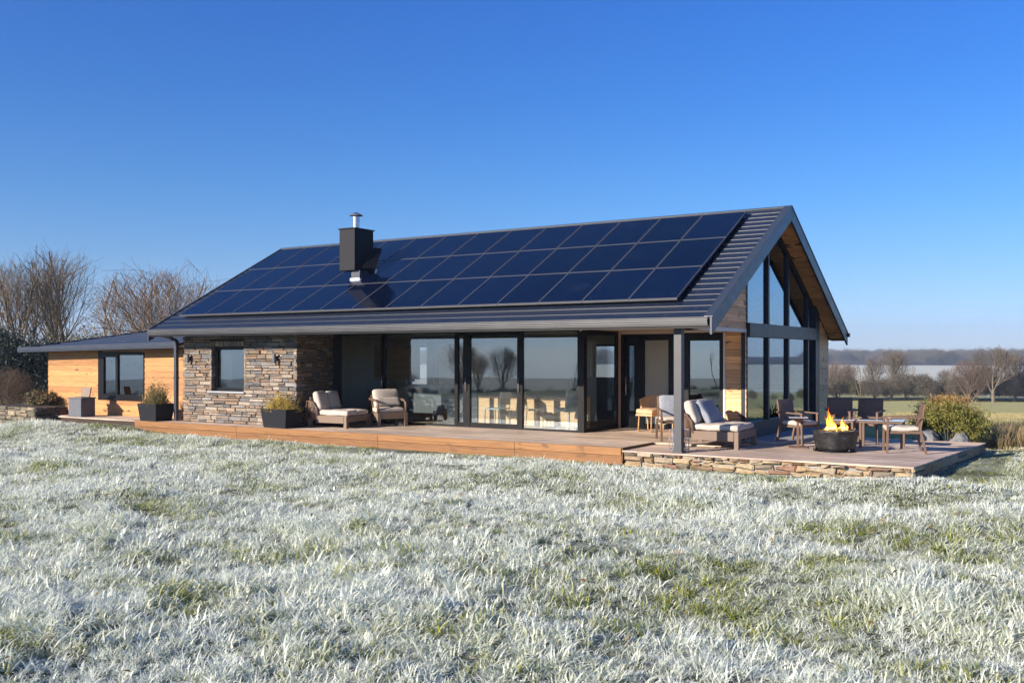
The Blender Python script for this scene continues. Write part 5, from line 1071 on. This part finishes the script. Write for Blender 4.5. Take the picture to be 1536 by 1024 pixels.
# ------------------------------------------------------------------ sky, sun, camera
SUN_AZ, SUN_EL = R(24), R(19.5)
w = bpy.data.worlds.new('World'); SC.world = w; w.use_nodes = True; nt = w.node_tree; nt.nodes.clear(); sk = nt.nodes.new('ShaderNodeTexSky'); sk.sky_type = 'NISHITA'; sk.sun_disc = False
sk.sun_elevation = SUN_EL; sk.sun_rotation = math.pi + SUN_AZ; sk.altitude = 60; sk.air_density = 1.0; sk.dust_density = .08; sk.ozone_density = 2.2
bg = nt.nodes.new('ShaderNodeBackground'); bg.inputs[1].default_value = .105; wo = nt.nodes.new('ShaderNodeOutputWorld'); 
# clear winter sky: deep blue overhead easing to a pale horizon (gain by elevation)
tc = nt.nodes.new('ShaderNodeTexCoord'); sx = nt.nodes.new('ShaderNodeSeparateXYZ'); nt.links.new(tc.outputs['Generated'], sx.inputs[0])
rp = nt.nodes.new('ShaderNodeValToRGB'); rp.color_ramp.interpolation = 'B_SPLINE' if False else 'LINEAR'; els = rp.color_ramp.elements
stops = [(0., (.37, .50, .95)), (.023, (.36, .50, .93)), (.058, (.32, .465, .80)), (.092, (.28, .45, .755)), (.158, (.205, .44, .77)), (.254, (.14, .405, .82)), (.344, (.12, .39, .87)), (.65, (.24, .47, .84))]
while len(els) < len(stops): els.new(.5)
for e_, (p_, c_) in zip(els, stops): e_.position = p_; e_.color = (*c_, 1)
nt.links.new(sx.outputs[2], rp.inputs[0]); mu = nt.nodes.new('ShaderNodeMix'); mu.data_type = 'RGBA'; mu.blend_type = 'MULTIPLY'; mu.inputs[0].default_value = 1.
nt.links.new(sk.outputs[0], mu.inputs[6]); nt.links.new(rp.outputs[0], mu.inputs[7]); nt.links.new(mu.outputs[2], bg.inputs[0]); nt.links.new(bg.outputs[0], wo.inputs[0])
sl = bpy.data.lights.new('sun', 'SUN'); sl.energy = 4.9; sl.angle = R(.6); sl.color = (1., .88, .73); so = bpy.data.objects.new('sun', sl); COL.objects.link(so)
so.rotation_euler = Vector((math.sin(SUN_AZ) * math.cos(SUN_EL), math.cos(SUN_AZ) * math.cos(SUN_EL), -math.sin(SUN_EL))).to_track_quat('-Z', 'Y').to_euler()
cam = bpy.data.cameras.new('camera'); cam.lens = FL / 1536 * 36; cam.sensor_width = 36; cam.shift_y = 22 / 1536; cam.clip_end = 12000; cam.clip_start = .05
co = bpy.data.objects.new('camera', cam); COL.objects.link(co); co.location = (0, 0, EYE); co.rotation_euler = (math.pi / 2, 0, math.atan2(SS, CC)); SC.camera = co
SC.view_settings.view_transform = 'Standard'; SC.view_settings.look = 'None'; SC.view_settings.exposure = .95; SC.view_settings.gamma = 1
SC.cycles.max_bounces = 7; SC.cycles.diffuse_bounces = 4; SC.cycles.glossy_bounces = 4; SC.cycles.transmission_bounces = 4; SC.cycles.transparent_max_bounces = 12; SC.cycles.volume_bounces = 0
SC.cycles.use_denoising = True; SC.cycles.sample_clamp_indirect = 6; SC.cycles.caustics_reflective = False; SC.cycles.caustics_refractive = False
